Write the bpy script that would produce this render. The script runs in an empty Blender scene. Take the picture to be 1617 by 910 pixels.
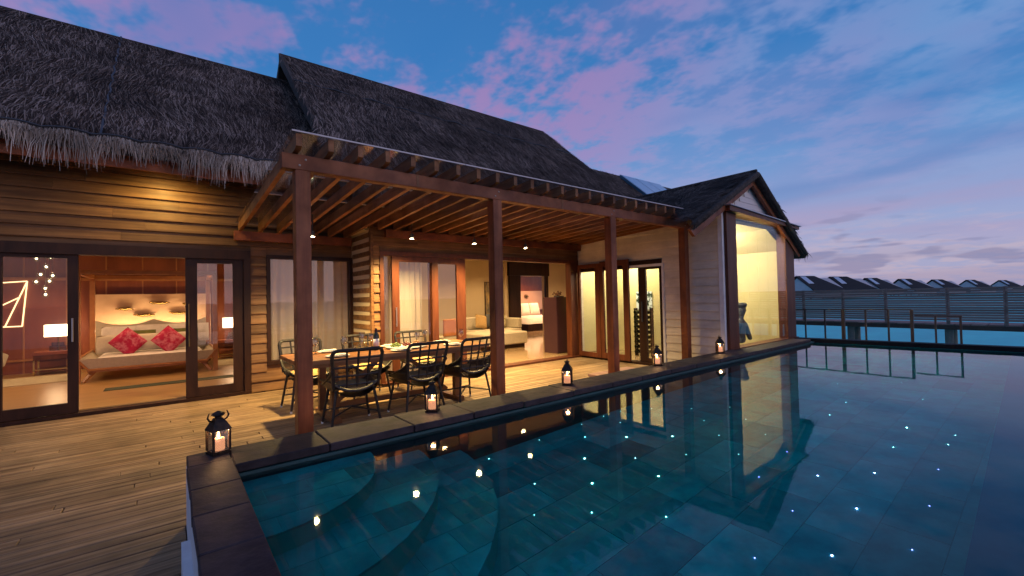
import bpy, bmesh, math, random
import numpy as np
from mathutils import Vector, Matrix
R = math.radians
random.seed(7); rng = np.random.default_rng(7)
S = bpy.context.scene
COL = S.collection

# ------------------------------------------------------------------ camera
cam = bpy.data.cameras.new('camera'); camo = bpy.data.objects.new('camera', cam); COL.objects.link(camo)
cam.sensor_width = 36.0; cam.lens = 36.0 * 687.06 / 1617.0; cam.clip_end = 6000; cam.clip_start = 0.05
yaw, pit, rol = R(51.61), R(-1.174), R(-1.2535)
cy_, sy_ = math.cos(yaw), math.sin(yaw)
Bm = Matrix(((sy_, 0, cy_), (-cy_, 0, sy_), (0, -1, 0))).transposed()
Pm = Matrix(((1, 0, 0), (0, math.cos(pit), -math.sin(pit)), (0, math.sin(pit), math.cos(pit))))
Qm = Matrix(((math.cos(rol), -math.sin(rol), 0), (math.sin(rol), math.cos(rol), 0), (0, 0, 1)))
Dm = (Qm @ Pm @ Bm)                       # columns: world axes in camera (right, down, forward)
right, down, fwd = Dm[0].copy(), Dm[1].copy(), Dm[2].copy()
M = Matrix((right, -down, -fwd)).transposed().to_4x4(); M.translation = Vector((0, 0, 1.4))
camo.matrix_world = M
S.camera = camo

# ------------------------------------------------------------------ render / exposure
S.render.engine = 'CYCLES'
S.view_settings.view_transform = 'Standard'; S.view_settings.look = 'None'
S.view_settings.exposure = 0.0; S.view_settings.gamma = 1.0
S.cycles.use_denoising = True; S.cycles.use_adaptive_sampling = True; S.cycles.adaptive_threshold = .02
S.cycles.max_bounces = 7; S.cycles.diffuse_bounces = 2; S.cycles.glossy_bounces = 4
S.cycles.transmission_bounces = 6; S.cycles.transparent_max_bounces = 12
S.cycles.sample_clamp_indirect = 4.0
S.cycles.caustics_refractive = True; S.cycles.caustics_reflective = False

def lin(r, g, b):
    f = lambda c: (c/255/12.92) if c/255 <= .04045 else ((c/255+.055)/1.055)**2.4
    return (f(r), f(g), f(b), 1)

# ------------------------------------------------------------------ world: dusk sky with thin cloud
SUN_EL, SUN_ROT = R(1.0), R(200)
W = bpy.data.worlds.new('World'); S.world = W; W.use_nodes = True
W.cycles.sampling_method = 'MANUAL'; W.cycles.sample_map_resolution = 256
nt = W.node_tree; N = nt.nodes; L = nt.links; N.clear()
def wn(t, **k):
    n = N.new(t)
    for a, b in k.items(): setattr(n, a, b)
    return n
def wmath(op, a, b=None, c=None):
    n = wn('ShaderNodeMath', operation=op)
    for i, v in enumerate((a, b, c)):
        if v is None: continue
        if isinstance(v, (int, float)): n.inputs[i].default_value = v
        else: L.new(v, n.inputs[i])
    return n.outputs[0]
def wramp(fac, stops, mode='EASE'):
    n = wn('ShaderNodeValToRGB'); n.color_ramp.interpolation = mode
    e = n.color_ramp.elements
    while len(e) > 1: e.remove(e[-1])
    e[0].position, e[0].color = stops[0][0], stops[0][1]
    for p, c in stops[1:]:
        q = e.new(p); q.color = c
    L.new(fac, n.inputs[0]); return n.outputs[0]
def wmix(fac, a, b, mode='MIX'):
    n = wn('ShaderNodeMix', data_type='RGBA', blend_type=mode)
    for i, v in ((0, fac), (6, a), (7, b)):
        if isinstance(v, (int, float)): n.inputs[i].default_value = v
        elif isinstance(v, tuple): n.inputs[i].default_value = v
        else: L.new(v, n.inputs[i])
    return n.outputs[2]
tc = wn('ShaderNodeTexCoord'); sp = wn('ShaderNodeSeparateXYZ'); L.new(tc.outputs['Generated'], sp.inputs[0])
dx, dy, dz = sp.outputs
zc = wmath('MAXIMUM', dz, 0.0)
base = wramp(zc, [(0.0, lin(196, 182, 204)), (.07, lin(194, 184, 210)), (.15, lin(148, 164, 214)), (.27, lin(94, 152, 214)),
                  (.44, lin(40, 124, 196)), (1.0, lin(20, 84, 152))], 'LINEAR')
den = wmath('ADD', zc, 0.16)
cu, cv = wmath('DIVIDE', dx, den), wmath('DIVIDE', dy, den)
cb = wn('ShaderNodeCombineXYZ'); L.new(cu, cb.inputs[0]); L.new(cv, cb.inputs[1])
def wnoise(scale, detail, rough, off, stretch=(1, 1, 1), rot=0.0):
    mp = wn('ShaderNodeMapping'); mp.inputs['Location'].default_value = off
    mp.inputs['Scale'].default_value = stretch; mp.inputs['Rotation'].default_value = (0, 0, rot)
    L.new(cb.outputs[0], mp.inputs[0])
    n = wn('ShaderNodeTexNoise'); n.inputs['Scale'].default_value = scale; n.inputs['Detail'].default_value = detail
    n.inputs['Roughness'].default_value = rough
    L.new(mp.outputs[0], n.inputs[0]); return n.outputs['Fac']
n_big = wnoise(.8, 2, .5, (6.35, 2.4, 0))
n_mid = wnoise(1.3, 4, .62, (0.4, 5.2, 0), (1, .85, 1), R(-20))
n_fine = wnoise(7.5, 3.5, .66, (7.7, 2.2, 0), (1, .8, 1), R(25))
wisp_f = wmath('ADD', wmath('MULTIPLY', n_mid, .55), wmath('MULTIPLY', n_fine, .45))
wisps = wramp(wisp_f, [(.44, (0, 0, 0, 1)), (.57, (1, 1, 1, 1))])
pinkm = wramp(wmath('ADD', wmath('MULTIPLY', n_big, .75), wmath('MULTIPLY', n_mid, .25)), [(.47, (0, 0, 0, 1)), (.60, (1, 1, 1, 1))])
high = wramp(zc, [(.10, (.25, .25, .25, 1)), (.30, (1, 1, 1, 1))], 'LINEAR')
vd = wn('ShaderNodeVectorMath', operation='DOT_PRODUCT'); L.new(tc.outputs['Generated'], vd.inputs[0]); vd.inputs[1].default_value = (0.278, 0.810, 0.517)
glow = wramp(vd.outputs['Value'], [(.66, (0, 0, 0, 1)), (.97, (1, 1, 1, 1))])
pinkm = wmath('MULTIPLY', wmath('MAXIMUM', wmath('MULTIPLY', pinkm, .30), wmath('MULTIPLY', glow, wramp(wisp_f, [(.42, (.05, .05, .05, 1)), (.56, (1, 1, 1, 1))]))), high)
c1 = wmix(wmath('MULTIPLY', wisps, .52), base, wmix(pinkm, lin(140, 168, 220), lin(186, 146, 200)))
c1 = wmix(wmath('MULTIPLY', pinkm, .58), c1, lin(164, 126, 184))
# deeper blue gaps
n_dk = wnoise(1.1, 3, .62, (11.3, 8.1, 0), (1, .45, 1), R(-40))
dk = wmath('MULTIPLY', wramp(n_dk, [(.50, (0, 0, 0, 1)), (.68, (1, 1, 1, 1))]), high)
c1 = wmix(wmath('MULTIPLY', dk, .55), c1, lin(34, 116, 190))
# soft rosy band of cloud low down
n_bd = wnoise(1.0, 3, .55, (2.0, 9.1, 0), (1, .25, 1), R(-30))
bd = wmath('MULTIPLY', wramp(n_bd, [(.46, (0, 0, 0, 1)), (.62, (1, 1, 1, 1))]), wramp(zc, [(.06, (0, 0, 0, 1)), (.12, (1, 1, 1, 1)), (.26, (0, 0, 0, 1))], 'LINEAR'))
c1 = wmix(wmath('MULTIPLY', bd, .45), c1, lin(186, 150, 186))
# little dusk-grey puffs low over the horizon
mp = wn('ShaderNodeMapping'); mp.inputs['Scale'].default_value = (5, 5, 24); mp.inputs['Location'].default_value = (1.3, .4, .2); L.new(tc.outputs['Generated'], mp.inputs[0])
np_ = wn('ShaderNodeTexNoise'); np_.inputs['Scale'].default_value = 1.7; np_.inputs['Detail'].default_value = 2.5; L.new(mp.outputs[0], np_.inputs[0])
puff = wramp(np_.outputs['Fac'], [(.57, (0, 0, 0, 1)), (.65, (1, 1, 1, 1))])
low = wramp(zc, [(.0, (.8, .8, .8, 1)), (.10, (.8, .8, .8, 1)), (.17, (0, 0, 0, 1))], 'LINEAR')
c1 = wmix(wmath('MULTIPLY', wmath('MULTIPLY', puff, low), .75), c1, lin(118, 124, 172))
bank = wmath('MULTIPLY', wramp(zc, [(.0, (1, 1, 1, 1)), (.045, (.8, .8, .8, 1)), (.075, (0, 0, 0, 1))], 'LINEAR'), wramp(n_bd, [(.36, (.3, .3, .3, 1)), (.55, (1, 1, 1, 1))]))
c1 = wmix(wmath('MULTIPLY', bank, .5), c1, lin(158, 148, 182))
sky = wn('ShaderNodeTexSky', sky_type='NISHITA', sun_disc=False, sun_elevation=SUN_EL, sun_rotation=SUN_ROT)
b1 = wn('ShaderNodeBackground'); L.new(sky.outputs[0], b1.inputs[0]); b1.inputs[1].default_value = 0.03
b2 = wn('ShaderNodeBackground'); L.new(c1, b2.inputs[0]); b2.inputs[1].default_value = 0.9
ad = wn('ShaderNodeAddShader'); L.new(b1.outputs[0], ad.inputs[0]); L.new(b2.outputs[0], ad.inputs[1])
wo = wn('ShaderNodeOutputWorld'); L.new(ad.outputs[0], wo.inputs[0])

sun = bpy.data.lights.new('sun', 'SUN'); sun.energy = 0.6; sun.angle = R(45); sun.color = (1, .72, .68)
suno = bpy.data.objects.new('sun', sun); COL.objects.link(suno)
suno.rotation_euler = (R(78), 0, R(20)); suno.location = (0, -20, 12)

# ------------------------------------------------------------------ materials
MATS = {}
def mat(name, c, c2=None, rough=.6, scale=(4, 4, 4), nscale=1.0, bump=0.0, rand=.0, metal=0.0, detail=5, lo=.35, hi=.65, spec=.5, coat=0.0, trans=0.0, sss=0.0, stain=0.0, sscale=.9):
    if name in MATS: return MATS[name]
    m = bpy.data.materials.new(name); m.use_nodes = True; MATS[name] = m
    t = m.node_tree; n = t.nodes; l = t.links; p = n['Principled BSDF']
    p.inputs['Roughness'].default_value = rough; p.inputs['Metallic'].default_value = metal
    p.inputs['Specular IOR Level'].default_value = spec; p.inputs['Coat Weight'].default_value = coat
    p.inputs['Transmission Weight'].default_value = trans; p.inputs['Subsurface Weight'].default_value = sss
    p.inputs['Base Color'].default_value = (*c, 1)
    if c2 is None and not rand: return m
    tcn = n.new('ShaderNodeTexCoord'); oi = n.new('ShaderNodeObjectInfo')
    off = n.new('ShaderNodeVectorMath'); off.operation = 'ADD'
    mul = n.new('ShaderNodeMath'); mul.operation = 'MULTIPLY'; mul.inputs[1].default_value = 37.0
    l.new(oi.outputs['Random'], mul.inputs[0])
    mp = n.new('ShaderNodeMapping'); mp.inputs['Scale'].default_value = scale
    l.new(tcn.outputs['Object'], mp.inputs[0]); l.new(mp.outputs[0], off.inputs[0]); l.new(mul.outputs[0], off.inputs[1])
    nz = n.new('ShaderNodeTexNoise'); nz.inputs['Scale'].default_value = nscale; nz.inputs['Detail'].default_value = detail; nz.inputs['Roughness'].default_value = .62
    l.new(off.outputs[0], nz.inputs[0])
    rp = n.new('ShaderNodeValToRGB'); e = rp.color_ramp.elements
    e[0].position, e[0].color = lo, (*c, 1); e[1].position, e[1].color = hi, (*(c2 or c), 1)
    l.new(nz.outputs['Fac'], rp.inputs[0]); out = rp.outputs[0]
    if rand:
        hs = n.new('ShaderNodeHueSaturation'); mr = n.new('ShaderNodeMapRange')
        mr.inputs[3].default_value = 1 - rand; mr.inputs[4].default_value = 1 + rand
        l.new(oi.outputs['Random'], mr.inputs[0]); l.new(mr.outputs[0], hs.inputs['Value']); l.new(out, hs.inputs['Color']); out = hs.outputs[0]
    if stain:
        ge = n.new('ShaderNodeNewGeometry'); n2 = n.new('ShaderNodeTexNoise'); n2.inputs['Scale'].default_value = sscale; n2.inputs['Detail'].default_value = 4; n2.inputs['Roughness'].default_value = .65
        l.new(ge.outputs['Position'], n2.inputs[0]); m3 = n.new('ShaderNodeMapRange'); m3.inputs[1].default_value = .36; m3.inputs[2].default_value = .64
        m3.inputs[3].default_value = 1-stain; m3.inputs[4].default_value = 1+stain*.45; l.new(n2.outputs['Fac'], m3.inputs[0])
        vm = n.new('ShaderNodeVectorMath'); vm.operation = 'SCALE'; l.new(out, vm.inputs[0]); l.new(m3.outputs[0], vm.inputs['Scale']); out = vm.outputs[0]
        m4 = n.new('ShaderNodeMapRange'); m4.inputs[1].default_value = .35; m4.inputs[2].default_value = .65; m4.inputs[3].default_value = min(rough+.15, 1); m4.inputs[4].default_value = max(rough-.1, .05)
        l.new(n2.outputs['Fac'], m4.inputs[0]); l.new(m4.outputs[0], p.inputs['Roughness'])
    l.new(out, p.inputs['Base Color'])
    if bump:
        bp = n.new('ShaderNodeBump'); bp.inputs['Strength'].default_value = bump; bp.inputs['Distance'].default_value = .02
        l.new(nz.outputs['Fac'], bp.inputs['Height']); l.new(bp.outputs[0], p.inputs['Normal'])
    return m
def emit(name, c, s):
    if name in MATS: return MATS[name]
    m = bpy.data.materials.new(name); m.use_nodes = True; MATS[name] = m
    p = m.node_tree.nodes['Principled BSDF']; p.inputs['Base Color'].default_value = (*c, 1)
    p.inputs['Emission Color'].default_value = (*c, 1); p.inputs['Emission Strength'].default_value = s
    return m
def glassmat(name, tint=(.96, .97, .97), ior=1.5, rough=0.0, boost=1.0):
    m = bpy.data.materials.new(name); m.use_nodes = True; MATS[name] = m
    t = m.node_tree; n = t.nodes; l = t.links; n.clear()
    tr = n.new('ShaderNodeBsdfTransparent'); tr.inputs[0].default_value = (*tint, 1)
    gl = n.new('ShaderNodeBsdfGlossy'); gl.inputs['Roughness'].default_value = rough
    lw = n.new('ShaderNodeNewGeometry'); dt = n.new('ShaderNodeVectorMath'); dt.operation = 'DOT_PRODUCT'
    l.new(lw.outputs['Normal'], dt.inputs[0]); l.new(lw.outputs['Incoming'], dt.inputs[1])
    def mth(op, a, b):
        q = n.new('ShaderNodeMath'); q.operation = op; q.use_clamp = False
        for i, v in enumerate((a, b)):
            if isinstance(v, (int, float)): q.inputs[i].default_value = v
            elif v is not None: l.new(v, q.inputs[i])
        return q.outputs[0]
    r0 = ((ior-1)/(ior+1))**2
    sch = mth('ADD', mth('MULTIPLY', mth('POWER', mth('SUBTRACT', 1.0, mth('ABSOLUTE', dt.outputs['Value'], None)), 5.0), 1-r0), r0)
    mu = n.new('ShaderNodeMath'); mu.operation = 'MULTIPLY'; mu.inputs[1].default_value = boost; mu.use_clamp = True
    mx = n.new('ShaderNodeMixShader'); o = n.new('ShaderNodeOutputMaterial')
    l.new(sch, mu.inputs[0]); l.new(mu.outputs[0], mx.inputs[0]); l.new(tr.outputs[0], mx.inputs[1]); l.new(gl.outputs[0], mx.inputs[2]); l.new(mx.outputs[0], o.inputs[0])
    return m

DECK = mat('weathered teak deck', (.155, .088, .046), (.35, .23, .13), .55, (.9, 26, 8), 1.0, .25, .24, stain=.38, spec=.35)
SIDING = mat('stained timber siding', (.12, .052, .020), (.26, .125, .046), .55, (.7, 14, 18), 1.0, .25, .22, stain=.35, spec=.3)
CREAM = mat('cream painted boards', (.64, .55, .45), (.74, .65, .54), .55, (2, 2, 14), 1.0, .06, .05, stain=.16, sscale=1.6)
RED = mat('red hardwood', (.18, .045, .016), (.30, .088, .03), .48, (3, 14, 3), 1.0, .2, .12, stain=.4, sscale=1.7, spec=.3)
REDV = mat('red hardwood upright', (.18, .045, .016), (.30, .088, .03), .48, (14, 14, 1.1), 1.0, .2, .1, stain=.4, sscale=1.7, spec=.3)
RAFT = mat('rafter timber', (.16, .058, .022), (.30, .125, .05), .5, (14, 1.2, 14), 1.0, .15, .3, stain=.3, sscale=1.5, spec=.3)
FRAME = mat('dark stained door frame', (.020, .008, .006), (.040, .016, .010), .45, (9, 9, 1.5), 1.0, .1, .1, spec=.2)
FRAMER = mat('reddish door frame', (.075, .021, .010), (.135, .04, .017), .45, (9, 9, 1.5), 1.0, .1, .1, spec=.25)
PANEL = mat('bedroom wall panelling', (.20, .050, .020), (.30, .085, .034), .35, (3, 3, .7), 1.0, .05, .06)
THB = mat('thatch under layer', (.035, .024, .02), (.075, .053, .044), .95, (9, 5, 5), 2.0, .6, 0)
STONE = mat('dark slate coping', (.018, .012, .016), (.050, .033, .038), .62, (7, 7, 7), 1.0, .5, .3, spec=.3)
TILE = mat('green pool stone', (.0, .33, .30), (.002, .53, .48), .5, (5, 5, 5), 1.0, .1, .2)
TILE2 = mat('dark pool stone', (.0, .19, .18), (.003, .34, .31), .5, (5, 5, 5), 1.0, .1, .3)
GROUT = mat('pale tile grout', (.02, .58, .50), None, .8)
WHITE = mat('white painted wall', (.62, .60, .62), (.74, .72, .74), .6, (6, 6, 6), 1.0, .12, 0)
WALLC = mat('warm plaster', (.58, .45, .28), (.62, .48, .30), .7, (2, 2, 2), 1.0, 0, 0)
WALLY = mat('yellow cream plaster', (.66, .58, .30), (.70, .62, .34), .7, (2, 2, 2), 1.0, 0, 0)
MARBLE = mat('polished marble floor', (.34, .22, .12), (.44, .30, .17), .1, (1.5, 1.5, 1.5), 1.0, 0, .03)
WOODF = mat('bedroom parquet', (.30, .17, .06), (.40, .24, .09), .3, (1, 14, 8), 1.0, .05, .2)
CEIL = mat('ceiling board', (.42, .30, .18), (.50, .36, .22), .6, (2, 12, 2), 1.0, 0, 0)
RATTAN = mat('black rattan', (.012, .010, .009), (.03, .024, .02), .45, (40, 40, 40), 1.0, .25, .1)
METAL = mat('blackened lantern iron', (.018, .013, .011), (.05, .028, .018), .4, (30, 30, 30), 1.0, .2, .1, metal=.7)
FABC = mat('cream upholstery', (.55, .47, .34), (.62, .54, .40), .85, (20, 20, 20), 1.0, .1, .05)
FABW = mat('white linen', (.66, .60, .52), (.74, .68, .60), .85, (12, 12, 12), 1.0, .12, .05)
FABT = mat('tan cushion', (.42, .26, .10), (.52, .33, .13), .85, (30, 30, 30), 1.0, .1, .05)
PINK = mat('pink floral fabric', (.50, .004, .06), (.72, .20, .26), .8, (9, 9, 9), 1.0, .1, .05, lo=.46, hi=.62)
GREENF = mat('olive fabric', (.10, .11, .02), (.16, .16, .04), .85, (12, 12, 12), 1.0, .1, .05)
TEAK = mat('oiled table timber', (.20, .075, .025), (.33, .14, .05), .3, (2, 12, 6), 1.0, .08, .1)
BEDW = mat('bed frame timber', (.36, .14, .045), (.46, .19, .06), .35, (6, 6, 6), 1.0, .05, .05)
CERAM = mat('white ceramic', (.78, .77, .74), None, .25)
BRONZE = mat('polished bronze', (.55, .40, .16), (.35, .22, .08), .22, (6, 6, 6), 1.0, .2, 0, metal=1)
DARKM = mat('dark slate metal', (.03, .03, .035), (.05, .05, .055), .5, (6, 6, 6), 1.0, 0, 0)
SCULPT = mat('dark grey sculpture stone', (.045, .05, .065), (.075, .08, .10), .6, (9, 9, 9), 1.0, .2, 0)
JETTY = mat('weathered jetty timber', (.22, .12, .10), (.36, .21, .175), .75, (4, .5, 14), 1.0, .15, .16)
RAILM = mat('dark railing timber', (.045, .022, .016), (.07, .034, .024), .5, (5, 5, 5), 1.0, .1, .1)
SOLAR = mat('solar collector glass', (.36, .46, .60), (.42, .52, .66), .08, (4, 4, 4), 1.0, 0, .05)
ALU = mat('blue grey aluminium', (.10, .18, .25), None, .35, metal=.6)
FARROOF = mat('far villa roof', (.008, .006, .009), (.016, .013, .016), .9, (1, 1, 1), 1.0, 0, .2)
FARWALL = mat('far villa wall', (.52, .46, .48), (.58, .52, .54), .8, (1, 1, 1), 1.0, 0, .1)
GLASS = glassmat('window glass', (.95, .96, .96), 1.5, 0, 1.05)
GLASSR = glassmat('clear roof glass', (.86, .88, .90), 1.5, .12, 1.2)
WGLASS = glassmat('table glass', (.80, .81, .79), 1.5, .03, 4.0)
LAMPW = emit('lit lamp shade', (1, .80, .55), 3.2)
LED = emit('led strip', (1, .74, .38), 45.0)
SPOTE = emit('downlight lens', (1, .86, .5), 60.0)
FLAME = emit('candle flame', (1, .62, .25), 30.0)
WAX = emit('glowing candle wax', (1, .40, .20), 1.5)
SCREEN = None

# thatch straw: colour varies along each strand through a noise on world position
def thatchmat(name, a, b, c):
    m = bpy.data.materials.new(name); m.use_nodes = True
    t = m.node_tree; n = t.nodes; l = t.links; p = n['Principled BSDF']; p.inputs['Roughness'].default_value = .9; p.inputs['Specular IOR Level'].default_value = .15
    g = n.new('ShaderNodeNewGeometry'); rp = n.new('ShaderNodeValToRGB'); e = rp.color_ramp.elements
    e[0].color = (*a, 1); e[1].color = (*c, 1); q = e.new(.55); q.color = (*b, 1)
    l.new(g.outputs['Random Per Island'], rp.inputs[0])
    nz = n.new('ShaderNodeTexNoise'); nz.inputs['Scale'].default_value = 1.1; nz.inputs['Detail'].default_value = 4; l.new(g.outputs['Position'], nz.inputs[0])
    mr = n.new('ShaderNodeMapRange'); mr.inputs[1].default_value = .35; mr.inputs[2].default_value = .65; mr.inputs[3].default_value = .55; mr.inputs[4].default_value = 1.3; l.new(nz.outputs['Fac'], mr.inputs[0])
    vm = n.new('ShaderNodeVectorMath'); vm.operation = 'SCALE'; l.new(rp.outputs[0], vm.inputs[0]); l.new(mr.outputs[0], vm.inputs['Scale']); l.new(vm.outputs[0], p.inputs['Base Color'])
    return m
STRAW = thatchmat('grey palm thatch', (.022, .014, .011), (.085, .058, .048), (.30, .22, .185))
FRINGE = thatchmat('sky-lit thatch ends', (.22, .165, .13), (.44, .35, .29), (.66, .56, .48))  # hanging ends: light from the sky is put into a paler straw colour

# ------------------------------------------------------------------ mesh helpers
class MB:
    def __init__(s): s.v = []; s.f = []
    def add(s, vs, fs):
        o = len(s.v); s.v += [tuple(v) for v in vs]; s.f += [tuple(i+o for i in f) for f in fs]; return s
    def box(s, x0, x1, y0, y1, z0, z1):
        return s.add([(x0,y0,z0),(x1,y0,z0),(x1,y1,z0),(x0,y1,z0),(x0,y0,z1),(x1,y0,z1),(x1,y1,z1),(x0,y1,z1)],
                     [(0,3,2,1),(4,5,6,7),(0,1,5,4),(1,2,6,5),(2,3,7,6),(3,0,4,7)])
    def prism(s, pts, off):
        n = len(pts); off = Vector(off); a = [Vector(p) for p in pts]
        return s.add(a + [p + off for p in a], [tuple(range(n-1, -1, -1)), tuple(range(n, 2*n))] + [(i, (i+1) % n, n+(i+1) % n, n+i) for i in range(n)])
    def tube(s, pts, r, seg=6, close=False):
        pts = [Vector(p) for p in pts]; n = len(pts); rings = []
        rr = r if isinstance(r, (list, tuple)) else [r]*n
        up = None
        for i, p in enumerate(pts):
            a = pts[(i+1) % n] if (close or i < n-1) else p; b = pts[i-1] if (close or i > 0) else p
            d = (a-b).normalized() if (a-b).length > 1e-9 else Vector((0, 0, 1))
            if up is None: up = d.orthogonal().normalized()
            up = (up - d*up.dot(d)); up = up.normalized() if up.length > 1e-6 else d.orthogonal().normalized()
            w = d.cross(up); rings.append([p + (up*math.cos(2*math.pi*k/seg) + w*math.sin(2*math.pi*k/seg))*rr[i] for k in range(seg)])
        vs = [v for ring in rings for v in ring]; fs = []
        m = n if close else n-1
        for i in range(m):
            j = (i+1) % n
            for k in range(seg): fs.append((i*seg+k, i*seg+(k+1) % seg, j*seg+(k+1) % seg, j*seg+k))
        if not close: fs += [tuple(range(seg-1, -1, -1)), tuple((n-1)*seg+k for k in range(seg))]
        return s.add(vs, fs)
    def lathe(s, prof, c=(0, 0, 0), seg=16, rot=0.0):
        vs = []; fs = []; n = len(prof)
        for r, z in prof:
            for k in range(seg):
                a = 2*math.pi*k/seg + rot; vs.append((c[0]+r*math.cos(a), c[1]+r*math.sin(a), c[2]+z))
        for i in range(n-1):
            for k in range(seg): fs.append((i*seg+k, i*seg+(k+1) % seg, (i+1)*seg+(k+1) % seg, (i+1)*seg+k))
        fs += [tuple(range(seg-1, -1, -1)), tuple((n-1)*seg+k for k in range(seg))]
        return s.add(vs, fs)
    def beam(s, a, b, w, h):
        a, b = Vector(a), Vector(b); d = (b-a).normalized(); u = Vector((0, 0, 1))
        if abs(d.z) > .98: u = Vector((0, 1, 0))
        sd = d.cross(u).normalized()*w/2; up = sd.cross(d).normalized()*h/2
        c = [a-sd-up, a+sd-up, a+sd+up, a-sd+up]
        return s.prism(c, b-a)
    def grid(s, fn, nu, nv):
        return s.add([fn(i/nu, j/nv) for j in range(nv+1) for i in range(nu+1)],
                     [(j*(nu+1)+i, j*(nu+1)+i+1, (j+1)*(nu+1)+i+1, (j+1)*(nu+1)+i) for j in range(nv) for i in range(nu)])
    def mesh(s, name, m, smooth=False, bevel=0, keep=False):
        me = bpy.data.meshes.new(name); me.from_pydata(s.v, [], s.f)
        bm = bmesh.new(); bm.from_mesh(me)
        if not keep: bmesh.ops.recalc_face_normals(bm, faces=bm.faces)
        if bevel: bmesh.ops.bevel(bm, geom=list(bm.edges), offset=bevel, segments=1, affect='EDGES', profile=.5)
        bm.to_mesh(me); bm.free(); me.materials.append(m)
        if smooth:
            for p in me.polygons: p.use_smooth = True
        return me
def put(me, name, parent=None, loc=(0, 0, 0), rz=0.0, label=None, cat=None, group=None, kind=None):
    o = bpy.data.objects.new(name, me); COL.objects.link(o); o.location = loc; o.rotation_euler = (0, 0, rz)
    if parent is not None: o.parent = parent
    if label: o['label'] = label
    if cat: o['category'] = cat
    if group: o['group'] = group
    if kind: o['kind'] = kind
    return o
def obj(name, mb, m, parent=None, smooth=False, bevel=0, **k):
    return put(mb.mesh(name, m, smooth, bevel), name, parent, **k)
def thing(name, label, cat, loc=(0, 0, 0), rz=0.0, group=None, kind=None):
    return put(None, name, None, loc, rz, label, cat, group, kind)
def box(name, dims, m, parent=None, bevel=0, **k): return obj(name, MB().box(*dims), m, parent, False, bevel, **k)
def light(kind, parent, loc, energy, color, size=.05, spot=None, blend=.5, rot=None, name='light'):
    d = bpy.data.lights.new(name, kind); d.energy = energy; d.color = color
    if kind == 'AREA': d.shape = 'DISK'; d.size = size
    else: d.shadow_soft_size = size
    if spot: d.spot_size = spot; d.spot_blend = blend
    o = bpy.data.objects.new(name, d); COL.objects.link(o); o.location = loc
    if rot: o.rotation_euler = rot
    if parent is not None: o.parent = parent
    return o
def copy_tree(o, parent=None):
    c = o.copy(); COL.objects.link(c)
    if parent is not None: c.parent = parent
    for ch in o.children: copy_tree(ch, c)
    return c

# ================================================================== SETTING
def watermat(name, ior, rough, under=None):
    m = bpy.data.materials.new(name); m.use_nodes = True; t = m.node_tree; n = t.nodes; l = t.links; n.clear(); o = n.new('ShaderNodeOutputMaterial')
    rf = n.new('ShaderNodeBsdfRefraction'); rf.inputs['IOR'].default_value = ior; rf.inputs['Color'].default_value = (.42, .97, .96, 1); rf.inputs['Roughness'].default_value = 0
    gl = n.new('ShaderNodeBsdfGlossy'); gl.inputs['Roughness'].default_value = rough
    fr = n.new('ShaderNodeFresnel'); fr.inputs[0].default_value = ior; mx = n.new('ShaderNodeMixShader')
    g_ = n.new('ShaderNodeTexCoord'); nz = n.new('ShaderNodeTexNoise'); nz.inputs['Scale'].default_value = 9; nz.inputs['Detail'].default_value = 2
    bp = n.new('ShaderNodeBump'); bp.inputs['Strength'].default_value = .05; bp.inputs['Distance'].default_value = .004
    l.new(g_.outputs['Object'], nz.inputs[0]); l.new(nz.outputs['Fac'], bp.inputs['Height']); l.new(bp.outputs[0], gl.inputs['Normal']); l.new(bp.outputs[0], rf.inputs['Normal'])
    l.new(fr.outputs[0], mx.inputs[0]); l.new(rf.outputs[0], mx.inputs[1]); l.new(gl.outputs[0], mx.inputs[2]); l.new(mx.outputs[0], o.inputs[0])
    return m
POOLW = watermat('still pool water', 1.33, .022)
SEA = mat('turquoise lagoon', (.004, .56, .56), (.012, .72, .68), .4, (.12, .35, 1), 1.0, .4, 0, spec=.08)
put(MB().add([(-3000, -3000, -1.6), (3000, -3000, -1.6), (3000, 3000, -1.6), (-3000, 3000, -1.6)], [(0, 1, 2, 3)]).mesh('sea', SEA, keep=True), 'sea', kind='structure')

# ---- deck: planks run along X
deck = obj('deck', MB().box(-9, 7.6, 3.55, 8.0, -.30, -.045).box(-9, .02, -6, 3.55, -.30, -.045), mat('deck joists', (.02, .014, .01), None, .9), kind='structure')
PW = .098
pcache = {}
def plank_mesh(ln):
    ln = round(ln, 2)
    if ln not in pcache:
        pcache[ln] = MB().box(-ln/2, ln/2, -PW/2+.003, PW/2-.003, -.03, 0).mesh('plank', DECK, bevel=.004)
    return pcache[ln]
row = 0; far = MB(); y = 2.35
while y < 7.83:
    x0, x1 = (-4.4, .045 if y < 2.9 else .084) if y < 3.5 else (-4.4, 7.38)
    cuts = [x0]; x = x0 + random.uniform(.9, 2.4)
    while x < x1 - .8:
        cuts.append(x); x += random.choice((2.2, 2.6, 3.0, 3.4)) + random.uniform(-.2, .2)
    cuts.append(x1)
    for a, b in zip(cuts, cuts[1:]):
        put(plank_mesh(b-a-.004), 'plank', deck, ((a+b)/2, y, random.uniform(-.0015, .0015)))
    y += PW
y = 2.35 - PW
while y > -5.9:
    far.box(-9, .045, y-PW/2+.003, y+PW/2-.003, -.03, 0); y -= PW
obj('planks', far, DECK, deck, kind='stuff')

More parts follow.
